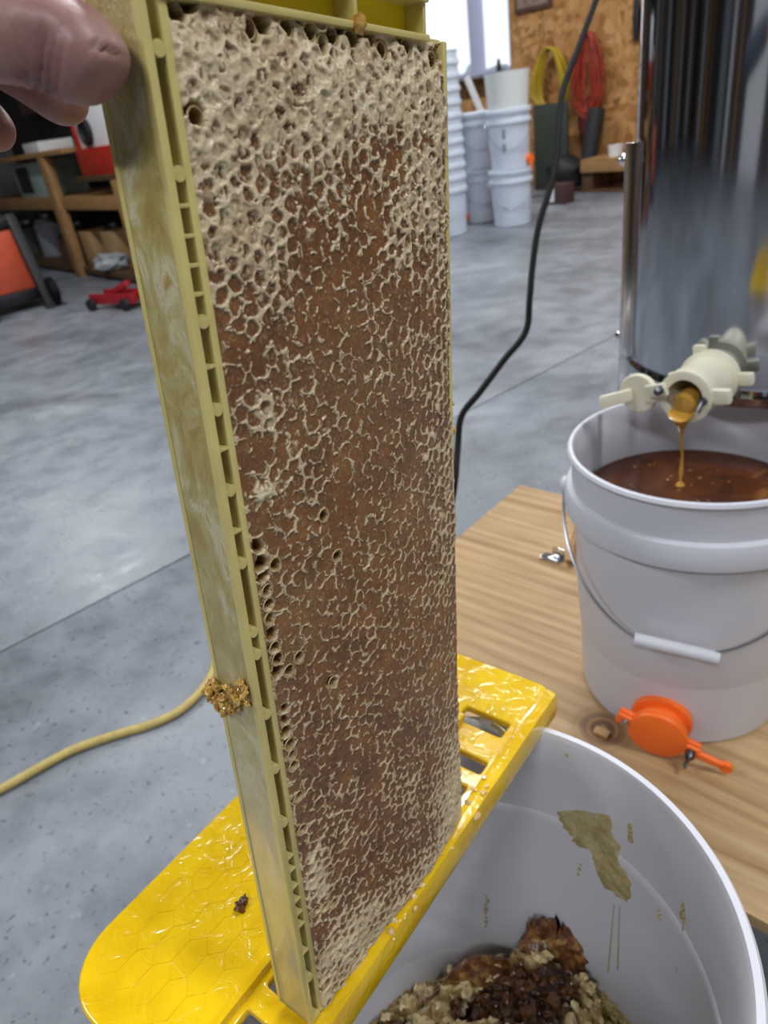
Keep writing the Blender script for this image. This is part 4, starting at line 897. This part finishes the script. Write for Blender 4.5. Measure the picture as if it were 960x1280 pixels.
coil('yellow_coiled_cord', (668, 62), (713, 142), WN-.06, simple('yellow_pvc', 'b99c1e', .5, var=.1), 'coiled yellow cord hanging on the far wall', 2, 12, .010)
coil('red_coiled_cord', (718, 42), (757, 150), WN-.06, simple('red_pvc', '9c3420', .5, var=.5, vs=16), 'coiled red cord hanging on the far wall right of the yellow one', 5, 17, .0075, .12)
q = an((738, 152), WN-.05); 
b = MB(); b.blob(q, .16, 3, .35, 1.5, (.6, .6, 1.1), 5); b.v = [tuple(sn(np.array(p)@E2, min(WN-.01, max(WN-.12, np.array(p)@NV)), p[2])) for p in b.v]; single('maroon_bag', b, simple('maroon_cloth', '5e2420', .9, var=.2), 'dark maroon cloth bag hanging below the red cord', 'bag')
q0 = an((644, 18), WN-.02); q1 = an((689, 6), WN-.02); s0_, s1_ = q0@E2, q1@E2
pic = thing('picture', 'dark framed picture on the far wall beside the window', 'picture', sn((s0_+s1_)/2, WN-.02, q0[2]))
obj('picture_frame', wallbox(s0_, s1_, WN-.03, WN-.001, q0[2], q0[2]+.34, .004), M['brown_paint'], pic); obj('picture_panel', wallbox(s0_+.03, s1_-.03, WN-.034, WN-.03, q0[2]+.03, q0[2]+.31), simple('print_panel', '8a7466', .6, var=.4, vs=14), pic)
# dark green sheet, black bag, boxes
def wbox(name, px0, px1, n0, dep, mat, label, cat, tilt=0, bev=.01, ztouch=False):
    """a box whose front face spans two image points (upper left, lower right) on the plane n = n0"""
    a_, c_ = an(px0, n0), an(px1, n0); s0_, s1_ = a_@E2, c_@E2; z1_ = a_[2]; z0_ = 0 if ztouch else c_[2]
    return single(name, wallbox(s0_, s1_, n0, n0+dep, z0_, z1_, bev), mat, label, cat)
wbox('green_panel', (666, 132), (709, 196), 5.95, .03, M['dark_green'], 'dark green sheet leaning under the yellow cord', 'panel', ztouch=True)
a_ = an((690, 205), 5.7)@E2
b = MB(); b.blob(sn(a_+.08, 5.82, .16), .17, 3, .3, 1.2, (1.1, .8, .8), 8); b.v = [(p[0], p[1], max(p[2], 0.001)) for p in b.v]; single('black_bag', b, simple('bag_black', '1b1c1e', .6, var=.2), 'low black bag on the floor behind the bucket stacks', 'bag')
a_ = an((715, 170), 5.8)@E2
b = MB(); b.tube([sn(a_+.02, 5.98, .02), sn(a_+.03, 6.02, .3), sn(a_+.06, 6.08, .62)], .07, 14); single('dark_roll', b, simple('dark_vinyl', '26282b', .6, var=.2), 'dark roll leaning on the wall below the red cord', 'roll')
def crate(px0, px1, n0, dep, mat, name, label, cat, zb):
    a_, c_ = an(px0, n0), an(px1, n0); hh = (a_[2]-c_[2]); return single(name, wallbox(a_@E2, c_@E2, n0, n0+dep, zb, zb+hh, .006), mat, label, cat)
lz = an((760, 193), 5.75)[2]
low = thing('pallet', 'low wooden pallet shelf on the floor by the far wall', 'pallet', sn(-3.6, 5.9, 0))
s0_, s1_ = an((726, 200), 5.75)@E2, an((800, 200), 5.75)@E2
s1_ += .5
zt_ = an((760, 198), 5.75)[2]
for n_a, n_b in ((5.75, 5.85), (5.88, 5.98), (6.01, 6.11)): obj('deck_board', wallbox(s0_, s1_, n_a, n_b, zt_-.02, zt_, .003), M['pine'], low)
obj('front_board', wallbox(s0_, s1_, 5.745, 5.765, zt_-.1, zt_-.02, .003), M['pine'], low)
for k in range(3): obj('block', wallbox(s0_+k*(s1_-s0_-.1)/2, s0_+.1+k*(s1_-s0_-.1)/2, 5.77, 6.1, .02, zt_-.02, .003), M['dark_wood'], low)
obj('bottom_board', wallbox(s0_, s1_, 5.75, 6.11, 0, .02, .003), M['dark_wood'], low)
a_ = an((767, 190), 5.85)@E2
b = MB(); b.lathe([(0, 0), (.055, 0), (.06, .075), (.062, .085), (0, .088)], 24, sn(a_, 5.88, zt_)); single('white_tub', b, M['white_paint'], 'small white tub on the wooden pallet', 'tub')
crate((657, 176), (676, 196), 5.6, .12, M['white_paint'], 'white_box', 'small white box beside the right bucket stack', 'box', .30) if False else None
a_ = an((662, 186), 5.62)@E2
single('white_box', wallbox(a_-.08, a_+.08, 5.4, 5.52, .0, .42, .01), M['white_paint'], 'small white carton standing behind the right bucket stack', 'box')
a_ = an((703, 232), 5.3)@E2
bx = thing('small_carton', 'small dark red and white carton on the floor near the wall', 'carton', sn(a_, 5.25, 0)); obj('carton_body', wallbox(a_-.09, a_+.09, 5.2, 5.34, 0, .15, .004), simple('carton_dark', '4c3434', .6), bx); obj('carton_label', wallbox(a_-.06, a_-.01, 5.197, 5.2, .02, .13), M['white_paint'], bx)
# black rods hanging on wall near tank
a_ = an((795, 40), WN-.03)
b = MB(); b.tube([a_+np.array([0, 0, .25]), a_+np.array([0, 0, .12]), a_, a_-np.array([0, 0, .06])], [.02, .03, .025, .018], 10); single('hanging_tool', b, M['black_plastic'], 'black hand tool hanging on the far wall left of the tank', 'tool')
a_ = an((802, 10), WN-.03); c_ = an((800, 128), WN-.03)
b = MB(); b.tube([a_, (a_+c_)/2, c_], .010, 8); single('hanging_strap', b, M['black_rubber'], 'long thin black strap hanging on the far wall', 'strap')
# window sill clutter
a_ = an((610, 86), WN-.07); 
sill = single('window_shelf', wallbox(ws0-.1, ws1+.02, WN-.16, WN-.001, wz0-.06, wz0-.035, .003), M['grey_paint'], 'narrow grey shelf under the window', 'shelf')
b = MB(); a_ = an((622, 88), WN-.1); b.lathe([(0, 0), (.03, 0), (.022, .05), (.012, .1), (0, .11)], 14, sn(a_@E2, WN-.08, wz0-.035)); single('dark_bottle', b, M['black_plastic'], 'small dark bottle on the shelf under the window', 'bottle')
a_ = an((588, 118), 5.9); c_ = an((604, 140), 5.9)
b = MB(); b.obox((an((583, 100), 5.7)+an((600, 145), 5.7))/2, E2*.9+np.array([0, 0, -.42]), NV, np.array([0, 0, .9])+E2*.42, .02, .01, .2, .003); b.v = [tuple(p) for p in b.v]
o = single('leaning_plank', MB().add(b.v, b.f), M['white_paint'], 'pale plank leaning behind the bucket stacks', 'plank')
zz0 = min(v.co.z for v in o.data.vertices)
b = MB(); pA = an((583, 96), 5.75); pB = pA+(an((603, 143), 5.75)-pA)*2.6; pB = pA+(pB-pA)*(pA[2]/(pA[2]-pB[2])); dd_ = pB-pA; ll = np.linalg.norm(dd_); dd_ /= ll; sd = np.cross(dd_, NV); b.obox((pA+pB)/2, dd_, NV, sd, ll/2, .012, .03, .003); bpy.data.objects.remove(o); single('leaning_plank', b, M['white_paint'], 'pale plank leaning behind the bucket stacks', 'plank')

# ------------------------------------------------------------------ left bench with clutter
bn = 2.15
bench = thing('workbench', 'rough wooden bench with cluttered shelves at the left', 'workbench', sn(-6.3, bn+.3, 0))
def wb(name, s0, s1, n0, n1, z0, z1, mat, root): return obj(name, wallbox(s0, s1, n0, n1, z0, z1, .004), mat, root)
zt = .93; zm = .60; zl = .07
wb('bench_top', -8.6, -5.80, bn-.02, bn+.62, zt-.035, zt, M['pine'], bench)
wb('middle_shelf', -8.6, -4.3, bn+.02, bn+.60, zm-.09, zm, M['pine'], bench)
wb('bottom_shelf', -8.6, -4.3, bn+.02, bn+.60, zl-.05, zl, M['dark_wood'], bench)
wb('top_shelf', -5.75, -4.3, bn+.0, bn+.62, .70, .735, M['dark_wood'], bench)
pa = an((50, 192), bn); 
for s_ in (-8.5, -6.30, -5.05, -4.35):
    wb('post', s_-.055, s_+.055, bn-.02, bn+.05, 0, zt-.035 if s_ < -5.8 else .70, M['pine'], bench); wb('post', s_-.05, s_+.05, bn+.54, bn+.6, 0, zt-.035 if s_ < -5.8 else .70, M['dark_wood'], bench)
# upright clutter: red machine with white top
sA = an((97, 210), bn)@E2; zA = .735
mch = thing('red_machine', 'red and white machine with a round black port on the bench', 'machine', sn(sA+.3, bn+.2, zA))
wb('base', sA, sA+.75, bn+.02, bn+.42, zA, zA+.17, M['red_paint'], mch); wb('top', sA+.03, sA+.75, bn+.06, bn+.40, zA+.17, zA+.42, M['white_paint'], mch)
b = MB(); b.lathe([(0, 0), (.085, 0), (.085, .03), (.07, .03), (.065, .01), (0, .01)], 24, sn(sA+.22, bn+.055, zA+.27), -NV); obj('port', b, M['black_plastic'], mch)
b = MB(); b.obox(sn(sA-.02, bn+.2, zA+.16), E2, NV, E3, .015, .15, .16, .01); obj('side_plate', b, M['red_paint'], mch)
# white box, green-glass fronted box, cartons
sW = an((30, 175), bn)@E2
single('white_carton', wallbox(sW-.15, sW+.2, bn+.02, bn+.3, zt, zt+.07, .006), M['white_paint'], 'flat white carton on the wooden bench top', 'carton')
sG = an((25, 225), bn)@E2
gm = thing('grey_green_appliance', 'pale green appliance with a black window on the middle shelf', 'appliance', sn(sG, bn+.2, zm))
wb('case', sG-.30, sG+.42, bn+.06, bn+.4, zm, zm+.27, M['teal_glass'], gm); wb('window', sG-.22, sG+.08, bn+.05, bn+.06, zm+.04, zm+.24, M['black_plastic'], gm)
for (px_, w_, h_, lab) in (((113, 320), .15, .26, 'left brown carton on the bottom shelf of the bench'), ((140, 312), .14, .27, 'right brown carton on the bottom shelf of the bench')):
    s_ = an(px_, bn+.1)@E2; single('carton', wallbox(s_-w_, s_+w_*.8, bn+.1, bn+.35, zl, zl+h_, .005), M['card'], lab, 'carton', 'cartons under the bench')
b = MB(); s_ = an((138, 322), bn+.05)@E2; b.blob(sn(s_, bn+.05, zl+.06), .09, 3, .6, 1.6, (1.4, .7, .7), 3); b.v = [(p[0], p[1], max(p[2], zl+.001)) for p in b.v]; single('plastic_bag', b, simple('bag_grey', '9aa0a2', .4, var=.2, vs=20), 'crumpled grey plastic bag in front of the brown cartons', 'bag')
items = [(-8.1, .20, .3, 'dark_green', 'squat dark green canister at the far end of the bottom shelf'), (-7.5, .14, .36, 'grey_paint', 'tall grey canister on the bottom shelf'), (-7.05, .12, .22, 'brown_paint', 'brown canister left of the bench post'), (-6.75, .10, .30, 'black_plastic', 'black canister left of the bench post'), (-6.0, .11, .30, 'black_plastic', 'black canister right of the bench post')]
for s_, r_, h_, mt, lb in items:
    t_ = thing('canister', lb, 'canister', sn(s_, bn+.28, zl)); b = MB(); b.lathe([(0, 0), (r_, 0), (r_, h_*.8), (r_*.7, h_*.92), (0, h_*.92)], 20); obj('can_body', b, M[mt], t_, world=False); b = MB(); b.lathe([(0, h_*.92), (r_*.35, h_*.92), (r_*.35, h_), (0, h_)], 14); obj('cap', b, M['steel_wire'], t_, world=False)
# dark jumble hanging on partition: panels and tools above bench
hang = [(-7.9, 1.25, .22, .40, 'brown_paint', 'brown cabinet hung on the dark wall, far left'), (-7.2, 1.45, .25, .30, 'dark_green', 'dark green case hung on the dark wall'), (-6.5, 1.30, .26, .42, 'black_plastic', 'black case hung on the dark wall above the bench'), (-5.85, 1.5, .24, .34, 'brown_paint', 'brown case hung on the dark wall above the red machine'), (-5.25, 1.45, .2, .28, 'grey_paint', 'grey case hung on the dark wall above the red machine')]
for s_, z_c, w_, h_, mt, lb in hang:
    t_ = thing('wall_case', lb, 'case', sn(s_, 2.9, z_c)); obj('case_body', wallbox(s_-w_, s_+w_, 2.72, 2.948, z_c, z_c+h_, .01), M[mt], t_); obj('case_handle', wallbox(s_-.06, s_+.06, 2.70, 2.72, z_c+h_*.45, z_c+h_*.55, .004), M['steel_wire'], t_)
# floor jack
jq = az((148, 372), .06); jk = thing('floor_jack', 'red trolley jack on the floor beside the bench', 'jack', (jq[0], jq[1], 0), ROOM+.35); JS = .72
b = MB(); b.box(-.26, -.10, .05, .26, -.075, .14, .008); b.box(-.26, .075, .05, .26, .10, .14, .008); b.box(-.05, -.08, .05, .25, .08, .12, .01); b.v = [tuple(c*JS for c in v) for v in b.v]; obj('chassis', b, M['red_dark'], jk, world=False)
b = MB(); b.obox((-.02, 0, .14), (.94, 0, .34), (0, 1, 0), (-.34, 0, .94), .2, .03, .025, .006); b.v = [tuple(c*JS for c in v) for v in b.v]; obj('lift_arm', b, M['red_dark'], jk, world=False)
for sx in (-.22, .2):
    for sy in (-.13, .13):
        b = MB(); b.lathe([(0, -.018), (.05, -.018), (.055, 0), (.05, .018), (0, .018)], 18, (sx, sy, .055), (0, 1, 0)); b.v = [tuple(c*JS for c in v) for v in b.v]; obj('wheel', b, M['black_plastic'], jk, world=False)
b = MB(); b.tube([(.22, 0, .12), (.6, 0, .14)], .017, 10); b.v = [tuple(c*JS for c in v) for v in b.v]; obj('handle', b, M['red_dark'], jk, world=False)
# shop vacuum
vq = az((18, 395), 0); vc = thing('shop_vacuum', 'orange and black wheeled workshop vacuum with a black hose', 'vacuum', (vq[0]-.12, vq[1]+.25, 0), ROOM)
b = MB(); b.box(-.28, -.2, .09, .16, .2, .52, .05); obj('tank', b, M['orange_paint'], vc, world=False)
b = MB(); b.box(-.3, -.21, .05, .20, .21, .13, .02); obj('base_trim', b, M['black_plastic'], vc, world=False); b = MB(); b.box(-.29, -.205, .52, .17, .205, .60, .03); obj('lid', b, M['black_plastic'], vc, world=False)
b = MB(); b.obox((.20, -.20, .40), (1, 0, 0), (0, 1, 0), (-.32, 0, .95), .035, .03, .42, .01); b.obox((.24, .17, .30), (1, 0, 0), (0, 1, 0), (-.32, 0, .95), .035, .03, .32, .01); obj('frame', b, M['black_plastic'], vc, world=False)
for sy in (-.22, .22):
    b = MB(); b.lathe([(0, -.03), (.08, -.03), (.095, -.02), (.095, .02), (.08, .03), (0, .03)], 24, (.30, sy, .095), (0, 1, 0)); wl = obj('wheel', b, M['black_rubber'], vc, world=False); b = MB(); b.lathe([(0, -.034), (.04, -.034), (.04, .034), (0, .034)], 18, (.30, sy, .095), (0, 1, 0)); obj('hub_cap', b, M['grey_paint'], wl, world=False)
b = MB(); pts = smoothp([np.array(p_) for p_ in ((-.1, -.1, .58), (-.02, -.12, .80), (.15, -.14, .84), (.30, -.16, .70), (.36, -.18, .50), (.36, -.2, .34))], 8); b.tube(pts, .032, 12); obj('hose', b, M['black_rubber'], vc, world=False)
